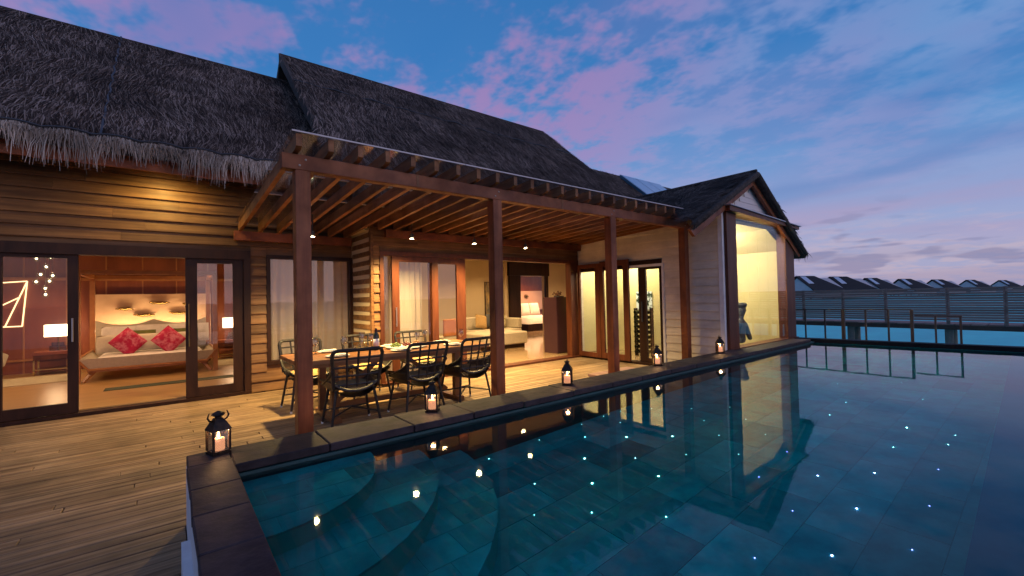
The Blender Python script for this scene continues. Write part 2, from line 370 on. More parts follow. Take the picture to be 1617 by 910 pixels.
# ---- pool
ZC, ZW, ZF = .43, .35, -.5
pool = thing('pool', 'raised infinity pool', None, kind='structure'); del pool['label']
YB, XL = 3.11, .31
def xfar(y): return 10.06 + (3.25 - y)*.145
basin = MB()
ym = -4.5
basin.prism([(XL, YB, ZF-.2), (xfar(YB), YB, ZF-.2), (xfar(ym), ym, ZF-.2), (XL, ym, ZF-.2)], (0, 0, .194))
obj('pool_wall', MB().box(XL-.16, xfar(YB)+.1, YB, YB+.3, ZF-.2, ZC-.06).box(XL-.16, XL, ym, YB-.001, ZF-.2, ZC-.06), mat('dark pool wall tile', (.008, .045, .05), (.014, .07, .075), .5, (4, 4, 4), 1.0, .1, 0), pool)
basin.prism([(xfar(YB), YB, ZF-.2), (xfar(YB)+.12, YB, ZF-.2), (xfar(ym)+.12, ym, ZF-.2), (xfar(ym), ym, ZF-.2)], (0, 0, ZW-.012-ZF+.2))
basin.box(XL, 11.2, ym-.2, ym, ZF-.2, ZC-.06)
obj('basin', basin, mat('pool rendered shell', (.003, .29, .27), (.006, .36, .33), .6, (3, 3, 3), 1.0, .1, 0), pool)
# overflow shelf along the camera side, just under water
sh = MB().prism([(XL+.005, .205, ZF), (10.4, .51, ZF), (xfar(ym)-.01, ym+.01, ZF), (XL+.005, ym+.01, ZF)], (0, 0, .2-ZF))
obj('shelf', sh, mat('shelf stone', (.003, .07, .12), (.006, .10, .16), .5, (4, 4, 4), 1.0, .1, 0), pool)
put(MB().add([(XL, ym, ZW), (xfar(ym)+.1, ym, ZW), (xfar(YB)+.1, YB, ZW), (XL, YB, ZW)], [(0, 1, 2, 3)]).mesh('water', POOLW, keep=True), 'water', pool)
obj('outer_wall', MB().box(.088, .148, ym, 3.48, -.02, ZC-.056).box(.05, .0875, ym, 2.86, -.02, .17), WHITE, pool)
obj('back_wall', MB().box(.15, 7.4, YB+.302, 3.46, -.3, ZC-.062), STONE, pool)
obj('weir_edge', MB().prism([(xfar(YB)+.12, YB+.36, -.2), (xfar(YB)+.34, YB+.36, -.2), (xfar(ym)+.34, ym, -.2), (xfar(ym)+.12, ym, -.2)], (0, 0, .62)), mat('black weir stone', (.006, .005, .008), (.012, .010, .014), .6, (4, 4, 4), 1.0, .1, 0, spec=.1), pool)
# tiles, clipped to the pool outline and the round steps
def clip(poly, inside, inter):
    out = []
    for i, p in enumerate(poly):
        q = poly[(i+1) % len(poly)]; a, b = inside(p), inside(q)
        if a: out.append(p)
        if a != b: out.append(inter(p, q))
    return out
def clip_half(poly, nx, ny, d):         # keep nx*x+ny*y<=d
    f = lambda p: nx*p[0]+ny*p[1]-d
    def it(p, q):
        t = f(p)/(f(p)-f(q)); return (p[0]+(q[0]-p[0])*t, p[1]+(q[1]-p[1])*t)
    return clip(poly, lambda p: f(p) <= 0, it)
def clip_disc(poly, cx, cy, r, n=40):
    for k in range(n):
        a = 2*math.pi*k/n; nx, ny = math.cos(a), math.sin(a)
        poly = clip_half(poly, nx, ny, nx*cx+ny*cy+r)
        if len(poly) < 3: return []
    return poly
def tile(poly, z, lift=.0):
    cx = sum(p[0] for p in poly)/len(poly); cy = sum(p[1] for p in poly)/len(poly)
    me = MB().prism([(p[0]-cx, p[1]-cy, -.025) for p in poly], (0, 0, .025)).mesh('tile', TILE2 if random.random() < .05 else TILE)
    put(me, 'tile', pool, (cx, cy, z + lift))
steps = [(.33, 3.13, .80, .25), (.31, 3.11, 1.20, .03), (.31, 3.11, 1.57, -.22)]
tw, th = .30, .30
count = 0
def lay(region, z, tw, th, offs, skip=None):
    global count
    iy = 0; y = YB
    while y > .15:
        x = XL - (offs*tw if iy % 2 else 0)
        while x < 10.5:
            g = .0022
            p = [(max(x, XL)+g, y-th+g), (x+tw-g, y-th+g), (x+tw-g, y-g), (max(x, XL)+g, y-g)]
            if p[1][0] > p[0][0] + .01:
                if not (skip and all(skip(*q) for q in p)):
                    p = region(p)
                    if len(p) >= 3:
                        area = abs(sum(p[i][0]*p[(i+1) % len(p)][1]-p[(i+1) % len(p)][0]*p[i][1] for i in range(len(p))))/2
                        if area > .004: tile(p, z); count += 1
            x += tw
        y -= th; iy += 1
for i, (cx, cy, r, z) in enumerate(steps):
    pts = [(cx, cy)] + [(cx+r*math.cos(-math.pi/2*k/24), cy+r*math.sin(-math.pi/2*k/24)) for k in range(25)]
    pts = [(max(px, XL+.002), min(py, YB-.002)) for px, py in pts]
    obj('step', MB().prism([(px, py, ZF-.02) for px, py in pts], (0, 0, z-.005-ZF+.02)), GROUT, pool)
    sk = (lambda X, Y, c=steps[i-1]: math.hypot(X-c[0], Y-c[1]) < c[2]) if i else None
    lay(lambda p, cx=cx, cy=cy, r=r: clip_disc(p, cx, cy, r-.0), z, .23, .23 if i else .2, .5, sk)
def main_region(p):
    p = clip_half(p, 0, -1, -.20)
    if len(p) < 3: return p
    return clip_half(p, 1, .145, 10.06+3.25*.145)
c3 = steps[2]
lay(main_region, ZF, .60, .30, .5, lambda X, Y: math.hypot(X-c3[0], Y-c3[1]) < c3[2])
# coping stones
def coping(poly, z1=ZC):
    cx = sum(p[0] for p in poly)/len(poly); cy = sum(p[1] for p in poly)/len(poly)
    me = MB().prism([(p[0]-cx, p[1]-cy, -.055+random.uniform(-.003, .003)) for p in poly], (0, 0, .055)).mesh('coping_stone', STONE, bevel=.006)
    put(me, 'coping_stone', pool, (cx, cy, z1))
coping([(.09, 3.26), (.31, 3.26), (.31, 3.51), (.09, 3.51)])
yy = [3.255, 2.84, 2.49, 2.09, 1.65, 1.2, .7, .2, -.3, -.9, -1.6, -2.3, -3.0, -3.8, -4.5]
for a, b in zip(yy, yy[1:]): coping([(.085+random.uniform(-.006, .006), b+.005), (.315, b+.005), (.315, a), (.085+random.uniform(-.006, .006), a)])
x = .315
while x < 9.95:
    w = random.choice((.55, .6, .62, .66)); x1 = min(x+w, 10.0)
    b = 3.51 if x < 7.3 else 3.44
    coping([(x, 3.115+random.uniform(-.004, .004)), (x1-.006, 3.115+random.uniform(-.004, .004)), (x1-.006, b+random.uniform(-.005, .005)), (x, b+random.uniform(-.005, .005))])
    x = x1
# star lights in the pool floor

stars = [(2.12,3.04,2),(3.64,3.07,1),(3.9,3.05,1),(2.7,3.05,1),(3.29,3.06,1),(3.61,2.83,1),(4.22,2.87,1),(4.52,2.57,1),(4.24,2.28,1),(4.84,2.3,1),(4.56,2.01,1),(3.06,2.81,2),(3.34,2.55,3),(3.65,2.27,3),(3.96,1.99,1),(4.26,1.71,1),(2.72,2.51,3),(3.03,2.23,2),(3.38,1.98,1),(3.68,1.69,1),(3.99,1.44,4),(2.14,2.48,2),(2.46,2.2,3),(2.9,1.93,3),(1.88,2.19,1),(2.18,1.96,2),(2.49,1.61,2),(3.7,1.14,5),(4.01,.88,5),(4.36,.59,4),(3.39,.84,5),(3.71,.55,4),(3.1,1.1,4),(2.5,1.08,4),(2.8,.81,5),(3.13,.54,4),(5.26,.91,3),(4.64,.89,2),(5.24,1.49,2),(6.77,1.83,1),(5.85,1.51,2),(7.35,1.3,1),(5.28,.6,2),(4.98,.61,2),(3.4,1.42,4),(6.49,.98,1)]
SE = {1: emit('star light pale', (.55, .9, 1), 5), 2: emit('star light white', (.6, .85, 1), 14), 3: emit('star light bright', (.75, .92, 1), 35),
      4: emit('star light violet', (.5, .28, 1), 7), 5: emit('star light magenta', (.85, .42, 1), 16)}
smesh = {k: MB().lathe([(.0048 if k in (3, 5) else .003, 0), (.0048 if k in (3, 5) else .003, .006)], seg=8).mesh('star_light', SE[k]) for k in SE}
for sx, sy, k in stars: put(smesh[k], 'star_light', pool, (sx, sy, ZF+.001))

# ================================================================== VILLA
villa = thing('beach_villa', 'thatched timber villa with glass doors and a white gable wing beside the pool', 'villa')
def cuts_1d(a, b, holes):
    segs = [(a, b)]
    for h0, h1 in holes:
        n = []
        for s0, s1 in segs:
            if h1 <= s0 or h0 >= s1: n.append((s0, s1)); continue
            if h0 > s0: n.append((s0, h0))
            if h1 < s1: n.append((h1, s1))
        segs = n
    return [(p, q) for p, q in segs if q-p > .03]
def clad(parent, axis, c, a0, a1, z0, z1, holes, rh, m, face, joints=0, t=.03, t2=.008, name='plank', top=None):
    """lap boards. axis 'x': wall plane y=c, boards along x; axis 'y': wall plane x=c; face -1/+1 outward sign"""
    z = z0
    while z < z1-.02:
        zt = min(z+rh, z1)
        hs = [(h[0], h[1]) for h in holes if h[2] < zt-.03 and h[3] > z+.03]
        lo, hi = a0, a1
        if top: lo, hi = top(zt, lo, hi)
        if hi - lo < .05: break
        for s0, s1 in cuts_1d(lo, hi, hs):
            cs = [s0]
            if joints and s1-s0 > joints*1.3:
                q = s0+random.uniform(.5, joints)
                while q < s1-.5: cs.append(q); q += joints*random.uniform(.8, 1.2)
            cs.append(s1)
            for p, q in zip(cs, cs[1:]):
                prof = [(0, 0), (t, 0), (t, .012), (t2, zt-z+.0), (0, zt-z)]
                if axis == 'x': pts = [(-(q-p)/2+.001, face*d, h) for d, h in prof]; off = (q-p-.002, 0, 0); loc = ((p+q)/2, c, z)
                else: pts = [(face*d, -(q-p)/2+.001, h) for d, h in prof]; off = (0, q-p-.002, 0); loc = (c, (p+q)/2, z)
                put(MB().prism(pts, off).mesh(name, m), name, parent, loc)
        z = zt
def wallbox(name, parent, axis, c0, c1, a0, a1, z0, z1, holes, m):
    """wall slab with rectangular openings, split into boxes by strips"""
    mb = MB(); xs = sorted({a0, a1, *[h for q in holes for h in q[:2]]})
    xs = [x for x in xs if a0 <= x <= a1]
    for p, q in zip(xs, xs[1:]):
        mid = (p+q)/2
        for s0, s1 in cuts_1d(z0, z1, [(h[2], h[3]) for h in holes if h[0] <= mid <= h[1]]):
            if axis == 'x': mb.box(p, q, c0, c1, s0, s1)
            else: mb.box(c0, c1, p, q, s0, s1)
    return obj(name, mb, m, parent)
YL, YV, XW, YG = 7.9, 6.93, 7.45, 3.58
# --- bedroom wing front wall
h1 = [(-2.95, 1.02, -.1, 2.2), (1.24, 2.60, .40, 2.16)]
w1 = wallbox('bedroom_wall', villa, 'x', YL, YL+.12, -6, 2.75, -.25, 4.15, h1, SIDING)
clad(w1, 'x', YL-.002, -4.6, 2.57, .0, 4.0, h1, .152, SIDING, -1, 2.3, .036, .006)
# return wall between the two fronts
w2 = wallbox('return_wall', villa, 'y', 2.62, 2.74, YV+.0, YL-.001, -.25, 3.6, [], SIDING)
clad(w2, 'y', 2.618, YV+.03, YL-.04, .0, 3.0, [], .152, SIDING, -1, 0, .03, .006)
box('corner_trim', (2.575, 2.617, YV-.025, YV+.028, 0, 3.2), SIDING, w2)
# --- living room front wall
h2 = [(2.72, 7.42, -.1, 2.2)]
w3 = wallbox('living_wall', villa, 'x', YV, YV+.12, 2.745, 7.6, -.25, 3.75, h2, SIDING)
clad(w3, 'x', YV-.002, 2.62, 7.42, .0, 3.3, h2, .152, SIDING, -1, 2.6, .03, .006)
# --- pool wing
hw = [(4.74, 6.90, -.1, 2.08)]
w4 = wallbox('wing_wall', villa, 'y', XW, XW+.12, YG+.05, YV-.001, -.25, 2.84, hw, CREAM)
clad(w4, 'y', XW-.002, YG+.06, YV-.035, .02, 2.83, hw, .15, CREAM, -1, 0, .024, .003)
box('white_trim', (XW-.045, XW+.02, YG-.02, YG+.055, .30, 2.86), WHITE, w4)
box('back_wall_wing', (10.42, 10.5, YG+.05, 8.0, -.25, 2.7), WALLY, villa)
# gable window: heavy dark posts, five frameless panes, sill and head
gw = obj('gable_window', MB().box(7.47, 10.48, YG-.10, YG+.12, .385, .43).box(7.47, 10.46, YG-.16, YG-.099, .385, .405), FRAMER, villa)
box('window_post', (7.475, 7.82, YG-.07, YG+.10, .43, 2.80), FRAMER, gw)
box('window_post', (10.0, 10.44, YG-.07, YG+.10, .43, 2.70), FRAMER, gw)
obj('head', MB().prism([(7.40, YG-.17, 2.78), (10.50, YG-.17, 2.69), (10.50, YG-.17, 2.745), (7.40, YG-.17, 2.86)], (0, .33, 0)), FRAMER, gw)
obj('flashing', MB().prism([(7.38, YG-.20, 2.865), (10.54, YG-.20, 2.75), (10.54, YG-.20, 2.765), (7.38, YG-.20, 2.88)], (0, .30, 0)), mat('pale flashing', (.5, .45, .5), None, .4), gw)
px = [7.824, 8.26, 8.70, 9.13, 9.57, 9.996]
for a, b in zip(px, px[1:]): box('pane', (a+.004, b-.004, YG-.062, YG-.05, .434, 2.70), GLASS, gw)
# white gable infill
gab = obj('gable', MB().prism([(7.6, YG+.02, 2.82), (9.9, YG+.02, 2.76), (8.72, YG+.02, 3.46)], (0, .08, 0)), CREAM, villa)
def gtop(z, lo, hi):
    f = (z-2.86)/(3.44-2.86); return (7.64+(8.70-7.64)*max(f, 0), 9.80-(9.80-8.70)*max(f, 0))
clad(gab, 'x', YG+.018, 7.64, 9.8, 2.84, 3.42, [], .105, mat('white gable boards', (.72, .64, .62), (.76, .68, .66), .55, (2, 2, 14), 1.0, .04, .03), -1, 0, .012, .003, top=gtop)

# ---------------- roofs
def roof_slope(part, name_base, eave_a, eave_b, ridge_b, ridge_a, thick, dens, blen=(.22, .40), bw=.026, m=STRAW, clipfn=None):
    """thatch slab (child mesh made by caller) + strands over the quad eave_a-eave_b-ridge_b-ridge_a"""
    A, Bq, C, D_ = (np.array(p, float) for p in (eave_a, eave_b, ridge_b, ridge_a))
    nrm = np.cross(Bq-A, D_-A); nrm /= np.linalg.norm(nrm)
    if nrm[2] < 0: nrm = -nrm
    area = .5*np.linalg.norm(np.cross(Bq-A, C-A)) + .5*np.linalg.norm(np.cross(C-A, D_-A))
    n = int(area*dens); u, v = rng.random(n), rng.random(n)
    P = (A*((1-u)*(1-v))[:, None] + Bq*(u*(1-v))[:, None] + C*(u*v)[:, None] + D_*((1-u)*v)[:, None])
    along = (Bq-A)/np.linalg.norm(Bq-A); dn = np.cross(along, nrm); dn /= np.linalg.norm(dn)
    if dn[2] > 0: dn = -dn
    # clumped lean: smooth field plus noise
    ang = .28*np.sin(u*9+v*5) * np.cos(v*11-u*4) + rng.normal(0, .17, n)
    dirs = dn*np.cos(ang)[:, None] + along*np.sin(ang)[:, None]
    ln = rng.uniform(*blen, n)[:, None]; wd = (bw*rng.uniform(.5, 1.2, n))[:, None]
    sd = along*np.cos(ang)[:, None] - dn*np.sin(ang)[:, None]
    sl_len = np.linalg.norm(D_-A); course = ((v*sl_len/.42 + .10*np.sin(u*23)) % 1.0)
    lift0 = (rng.uniform(-.02, .012, n) + .035*(1-course))[:, None]; lift = rng.uniform(.012, .055, n)[:, None]
    a0 = P + nrm*lift0; mid = P + dirs*ln*.55 + nrm*(lift0*.4+lift*.75); tip = P + dirs*ln + nrm*(lift*.6)
    V = np.stack([a0-sd*wd*.5, a0+sd*wd*.5, mid+sd*wd*.5, mid-sd*wd*.5, tip+sd*wd*.12, tip-sd*wd*.12], 1).reshape(-1, 3)
    i = np.arange(n)[:, None]*6
    F = np.concatenate([i+[0, 1, 2, 3], i+[3, 2, 4, 5]], 1).reshape(-1)
    me = bpy.data.meshes.new('thatch'); nf = 2*n
    me.vertices.add(len(V)); me.vertices.foreach_set('co', V.reshape(-1))
    me.loops.add(len(F)); me.loops.foreach_set('vertex_index', F.astype(np.int32))
    me.polygons.add(nf); me.polygons.foreach_set('loop_start', np.arange(0, nf*4, 4, dtype=np.int32)); me.polygons.foreach_set('loop_total', np.full(nf, 4, np.int32))
    me.update(calc_edges=True); me.materials.append(m)
    return put(me, 'thatch', part, kind='stuff')
def fringe(part, a, b, n, lmin, lmax, out, w=.014, bunch=.42):
    a, b = Vector(a), Vector(b); out = Vector(out); d = (b-a); ln = d.length; d.normalize(); mb = MB()
    for k in range(n):
        t = random.random()*ln; ph = (t/bunch) % 1.0
        sag = .035*math.sin(math.pi*ph)
        lean = (ph-.5)*.55 + random.gauss(0, .16)
        le = lmin + (lmax-lmin)*(random.random()**3.6)*(.55+.45*math.sin(t*2.1)**2) + .05*random.random()
        p = a + d*t + Vector((0, 0, random.uniform(-.015, .02)+sag)) + out*random.uniform(-.04, .03)
        dr = (d*lean + out*random.uniform(.05, .45) + Vector((0, 0, -1))).normalized()
        q = p + dr*le*.5; e = q + (dr*.3 + Vector((0, 0, -.9))).normalized()*le*.5 + d*random.gauss(0, .02)
        ww = w*random.uniform(.5, 1.15); s = d*ww*.5
        mb.add([p-s, p+s, q+s*.9, q-s*.9, e+s*.35, e-s*.35], [(0, 1, 2, 3), (3, 2, 4, 5)])
    me = bpy.data.meshes.new('fringe'); me.from_pydata(mb.v, [], mb.f); me.materials.append(FRINGE)
    put(me, 'fringe', part, kind='stuff')
SL = .865
# left roof
yr, zr, ye, ze = 10.2, 6.1, 7.08, 3.40
rl = obj('bedroom_roof', MB().prism([(-9, ye, ze), (2.3, ye, ze), (2.3, yr, zr), (-9, yr, zr)], (0, 0, -.16)).prism([(-9, yr, zr), (2.3, yr, zr), (2.3, 13.4, 3.35), (-9, 13.4, 3.35)], (0, 0, -.16)), THB, villa)
roof_slope(rl, 'l', (-4.6, ye+.22, ze+.19), (2.05, ye+.22, ze+.19), (2.05, yr, zr), (-4.6, yr, zr), .16, 3000, (.26, .46), .0115)
fringe(rl, (-3.2, ye-.03, ze-.01), (1.75, ye-.03, ze-.01), 4200, .05, .46, (0, -1, 0), .0085)
obj('ridge_cap', MB().tube([(-9, yr, zr+.01), (2.1, yr, zr+.01)], .035, 6), THB, rl)
seam = [(-.62+.012*math.sin(k*3), ye+.03+(yr-ye)*k/20, ze+.055+(zr-ze)*k/20+.01) for k in range(21)]
obj('seam', MB().tube(seam, .017, 5), DARKM, rl)
cord = [(x_, ye-.03, ze+.03+.03*math.sin(math.pi*((x_+3.2) % .42)/.42)) for x_ in np.arange(-3.2, 1.8, .06)]
obj('eave_cord', MB().tube(cord, .012, 5), DARKM, rl)
obj('fascia', MB().box(-6, 2.2, 7.22, 7.26, 3.12, 3.30), RED, rl)
obj('soffit', MB().prism([(-6, 7.27, 3.285), (2.55, 7.27, 3.285), (2.55, 7.86, 3.70), (-6, 7.86, 3.70)], (0, 0, .03)), SIDING, rl)
# main roof
Y0, Z0, ZR = 5.95, 2.98, 6.66
rm = obj('main_roof', MB().prism([(1.9, Y0, Z0), (9.5, Y0, Z0), (9.5, yr, ZR), (1.9, yr, ZR)], (0, 0, -.17)).prism([(1.9, yr, ZR), (9.5, yr, ZR), (9.5, 14.2, 3.2), (1.9, 14.2, 3.2)], (0, 0, -.17)), THB, villa)
roof_slope(rm, 'm', (1.92, Y0, Z0), (9.48, Y0, Z0), (9.48, yr, ZR), (1.92, yr, ZR), .17, 2200, (.28, .48), .012)
obj('ridge_cap', MB().tube([(1.9, yr, ZR+.01), (9.5, yr, ZR+.01)], .035, 6), THB, rm)
fy = 8.93; fz = ZR-SL*(yr-fy)
obj('seam', MB().tube([(1.9+k*.25, fy+.02*math.sin(k*1.7), fz+.05+.015*math.sin(k*2.3)) for k in range(31)], .016, 5), DARKM, rm)
obj('verge', MB().prism([(1.88, Y0, Z0+.03), (1.96, Y0, Z0+.03), (1.96, yr, ZR+.04), (1.88, yr, ZR+.04)], (0, 0, -.20)), THB, rm)
obj('gable_end', MB().prism([(2.12, 7.2, 3.4), (2.12, 13.0, 3.4), (2.12, yr, 6.4)], (.06, 0, 0)), mat('dark gable timber', (.05, .022, .014), (.08, .035, .02), .6, (3, 3, 12), 1.0, .1, 0), villa)
# lower roof behind the wing, with solar collector
zl = 5.87; ylo = 6.9
rb = obj('rear_roof', MB().prism([(9.3, ylo, zl-SL*(yr-ylo)), (17, ylo, zl-SL*(yr-ylo)), (17, yr, zl), (9.3, yr, zl)], (0, 0, -.17)).prism([(9.3, yr, zl), (17, yr, zl), (17, 13.5, 3.0), (9.3, 13.5, 3.0)], (0, 0, -.17)), THB, villa)
roof_slope(rb, 'b', (9.5, ylo, zl-SL*(yr-ylo)), (15, ylo, zl-SL*(yr-ylo)), (15, yr, zl), (9.5, yr, zl), .17, 420)
zp = lambda y_: zl-SL*(yr-y_)
ya, yb = 8.75, 9.95
sp_ = obj('solar_collector', MB().prism([(13.05, ya, zp(ya)+.16), (15.6, ya, zp(ya)+.16), (15.6, yb, zp(yb)+.16), (13.05, yb, zp(yb)+.16)], (0, 0, -.12)), ALU, villa)
for a, b in ((13.1, 13.92), (13.96, 14.74), (14.78, 15.55)):
    obj('panel', MB().prism([(a, ya+.03, zp(ya+.03)+.168), (b, ya+.03, zp(ya+.03)+.168), (b, yb-.03, zp(yb-.03)+.168), (a, yb-.03, zp(yb-.03)+.168)], (0, 0, .006)), SOLAR, sp_)
# wing roof
xa, za = 8.50, 3.60; xl_, zl_ = 6.22, 2.47; xr_, zr_ = 10.85, 2.23; yf, yk = 3.42, 7.4
zat = lambda x_: za - (za-zl_)*(xa-x_)/(xa-xl_)
wb = MB()
wb.prism([(xl_, yf, zl_), (xa, yf, za), (xa, 4.02, za), (6.98, 4.02, zat(6.98))], (0, 0, -.13))
wb.prism([(7.0, 4.02, zat(7.0)), (xa, 4.02, za), (xa, yk, za), (7.0, yk, zat(7.0))], (0, 0, -.13))
wb.prism([(xa, yf, za), (xr_, yf, zr_), (xr_, yk, zr_), (xa, yk, za)], (0, 0, -.13))
rw = obj('wing_roof', wb, THB, villa)
roof_slope(rw, 'w1', (6.95, 4.02, zat(6.95)), (6.95, yk, zat(6.95)), (xa, yk, za), (xa, 4.02, za), .13, 2600, (.16, .30), .010)
roof_slope(rw, 'w2', (xl_+.03, yf, zl_+.015), (7.0, 4.03, zat(7.0)), (xa, 4.05, za), (xa, yf, za), .13, 2600, (.16, .30), .010)
roof_slope(rw, 'w3', (xr_, yf, zr_), (xr_, yk, zr_), (xa, yk, za), (xa, yf, za), .13, 500, (.16, .3), .022)
obj('ridge_cap', MB().tube([(xa, yf-.01, za+.01), (xa, yk, za+.01)], .04, 6), THB, rw)
fr2 = MB()
obj('barge_board', MB().prism([(xl_+.02, yf+.06, zl_-.10), (xa, yf+.06, za-.10), (xa, yf+.06, za-.235), (xl_+.16, yf+.06, zl_-.20)], (0, .05, 0)).prism([(xa+.002, yf+.06, za-.10), (xr_-.06, yf+.06, zr_-.07), (xr_-.22, yf+.06, zr_-.11), (xa+.002, yf+.06, za-.235)], (0, .05, 0)), RED, rw)
obj('verge_thatch', MB().tube([(xl_, yf, zl_-.06), (7.3, yf-.01, zat(7.3)-.055), (xa-.1, yf-.015, za-.10), (xa, yf-.02, za-.05)], .052, 8).tube([(xa, yf-.02, za-.06), (9.6, yf-.01, za-(za-zr_)*1.1/(xr_-xa)-.06), (xr_, yf, zr_-.05)], .052, 8), THB, rw, smooth=True)
def verge_straws(a, b, n):
    a, b = Vector(a), Vector(b); mb = MB()
    for k in range(n):
        t = random.random(); p = a.lerp(b, t) + Vector((random.uniform(-.02, .02), random.uniform(-.05, .03), random.uniform(-.05, .03)))
        dr = ((b-a).normalized()*random.uniform(.2, 1) + Vector((0, random.gauss(-.1, .3), random.gauss(-.3, .3)))).normalized()
        e = p+dr*random.uniform(.04, .09); s = Vector((0, 0, 1)).cross(dr)*.007
        mb.add([p-s, p+s, e], [(0, 1, 2)])
    me = bpy.data.meshes.new('verge_straw'); me.from_pydata(mb.v, [], mb.f); me.materials.append(STRAW); put(me, 'verge_straw', rw, kind='stuff')
verge_straws((xa, yf, za-.03), (xl_, yf, zl_-.05), 900); verge_straws((xa, yf, za-.03), (xr_, yf, zr_-.05), 900)
fringe(rw, (xr_-.02, yf-.02, zr_-.03), (xr_-.02, 5.5, zr_-.03), 500, .05, .32, (1, 0, 0), .012, .3)
fringe(rw, (xl_+.03, yf-.02, zl_-.04), (6.9, 3.95, zat(6.9)-.06), 120, .03, .08, (-1, 0, 0), .010, .3)

# ---------------- doors and windows
def leaf(name, x0, x1, y0, z0, z1, sl, sr, st, sb, m, t=.05, glass=True, handle=None, parent=villa):
    """door leaf in a plane y=const"""
    d = obj(name, MB().box(x0, x0+sl, y0, y0+t, z0, z1).box(x1-sr, x1, y0, y0+t, z0, z1).box(x0+sl, x1-sr, y0+.002, y0+t-.002, z1-st, z1).box(x0+sl, x1-sr, y0+.002, y0+t-.002, z0, z0+sb), m, parent)
    if glass: box('pane', (x0+sl, x1-sr, y0+t/2-.005, y0+t/2+.005, z0+sb, z1-st), GLASS, d)
    if handle:
        hx, hz, hl, hm = handle
        obj('handle', MB().tube([(hx, y0-.03, hz), (hx, y0-.03, hz+hl)], .010, 6).box(hx-.006, hx+.006, y0-.03, y0, hz+.03, hz+.045).box(hx-.006, hx+.006, y0-.03, y0, hz+hl-.045, hz+hl-.03), hm, d)
    return d
SILV = mat('brushed steel', (.55, .55, .58), None, .3, metal=.9)
fr = obj('door_frame', MB().box(-2.95, 1.02, YL-.05, YL+.12, 2.07, 2.21).box(.93, 1.02, YL-.045, YL+.12, -.02, 2.07).box(-2.95, 1.02, YL-.06, YL+.12, -.03, .035), FRAME, villa)
leaf('sliding_door', -1.66, -.905, YL+.0, .04, 2.07, .10, .10, .05, .13, FRAME, handle=(-.955, .95, .30, SILV))
leaf('sliding_door', -2.6, -1.64, YL+.055, .04, 2.07, .10, .10, .05, .13, FRAME)
leaf('sliding_door', .205, .935, YL+.0, .04, 2.07, .14, .145, .07, .13, FRAME, handle=(.245, .78, .62, BRONZE))
# curtained window of the bedroom wing
wd = obj('window', MB().box(1.24, 2.60, YL-.05, YL+.1, 2.10, 2.16).box(1.24, 2.60, YL-.05, YL+.1, .40, .46).box(1.24, 1.295, YL-.048, YL+.1, .46, 2.10).box(2.545, 2.60, YL-.048, YL+.1, .46, 2.10), FRAME, villa)
box('pane', (1.295, 2.545, YL+.01, YL+.02, .46, 2.10), GLASS, wd)
# living room sliding leaves
fr3 = obj('door_frame', MB().box(2.72, 7.42, YV-.04, YV+.12, 2.13, 2.205).box(2.72, 2.785, YV-.04, YV+.12, -.02, 2.13).box(7.16, 7.42, YV-.04, YV+.12, -.02, 2.13).box(2.72, 7.42, YV-.09, YV+.14, -.035, .04), FRAMER, villa)
box('pane', (2.785, 2.93, YV+.06, YV+.07, .05, 2.12), GLASS, fr3)
leaf('sliding_door', 2.93, 3.79, YV-.03, .045, 2.125, .125, .12, .09, .12, FRAMER, handle=(2.985, .95, .32, SILV))
leaf('sliding_door', 3.64, 4.40, YV+.03, .045, 2.125, .155, .19, .10, .12, FRAMER)
# pool wing doors (plane x = XW)
def leafy(name, y0, y1, x0, z0, z1, s0, s1, st, sb, m, t=.05):
    d = obj(name, MB().box(x0, x0+t, y0, y0+s0, z0, z1).box(x0, x0+t, y1-s1, y1, z0, z1).box(x0+.002, x0+t-.002, y0+s0, y1-s1, z1-st, z1).box(x0+.002, x0+t-.002, y0+s0, y1-s1, z0, z0+sb), m, villa)
    box('pane', (x0+t/2-.005, x0+t/2+.005, y0+s0, y1-s1, z0+sb, z1-st), GLASS, d); return d
fw = obj('door_frame', MB().box(XW-.03, XW+.10, 4.745, 6.89, 1.93, 2.075).box(XW-.03, XW+.10, 4.745, 4.80, -.02, 1.93).box(XW-.05, XW+.12, 4.745, 6.89, -.03, .04), FRAME, villa)
box('white_surround', (XW-.035, XW-.031, 4.70, 5.50, 1.935, 1.985), WHITE, fw)
box('white_surround', (XW-.034, XW-.002, 4.70, 4.744, .0, 1.99), WHITE, fw)
leafy('folding_door', 6.22, 6.86, XW-.10, .04, 2.09, .13, .06, .09, .10, FRAMER)
leafy('folding_door', 5.47, 6.21, XW-.10, .04, 2.12, .13, .09, .12, .12, FRAMER)
dl = leafy('wing_door', 4.80, 5.32, XW+.03, .045, 1.93, .02, .17, .04, .08, FRAME)
obj('handle', MB().tube([(XW-.0, 5.23, .85), (XW-.0, 5.23, 1.25)], .014, 6), DARKM, dl)

# ---------------- interior shells
bed_room = thing('bedroom', 'bedroom', None); 
del bed_room['label']; bed_room.parent = villa; bed_room.name = 'bedroom_interior'
box('floor', (-5, 3.2, YL+.121, 13.3, -.02, .05), WOODF, bed_room)
box('back_wall', (-5, 3.2, 13.2, 13.3, .05, 2.7), PANEL, bed_room)
box('left_wall', (-5, -4.9, YL+.12, 13.2, .05, 2.7), PANEL, bed_room)
box('right_wall', (2.62, 2.70, YL+.125, 13.2, .05, 2.7), PANEL, bed_room)
box('ceiling', (-5, 3.2, YL+.121, 13.3, 2.70, 2.78), CEIL, bed_room)
xb = -4.8
while xb < 2.2:
    box('wall_batten', (xb, xb+.025, 13.185, 13.2, .05, 2.7), BEDW, bed_room); xb += .62
box('wall_rail', (-4.9, 2.3, 13.16, 13.2, 1.96, 2.02), BEDW, bed_room)
box('skirting_rail', (-4.9, 2.3, 13.17, 13.2, .30, .34), BEDW, bed_room)
liv = put(None, 'living_interior', villa)
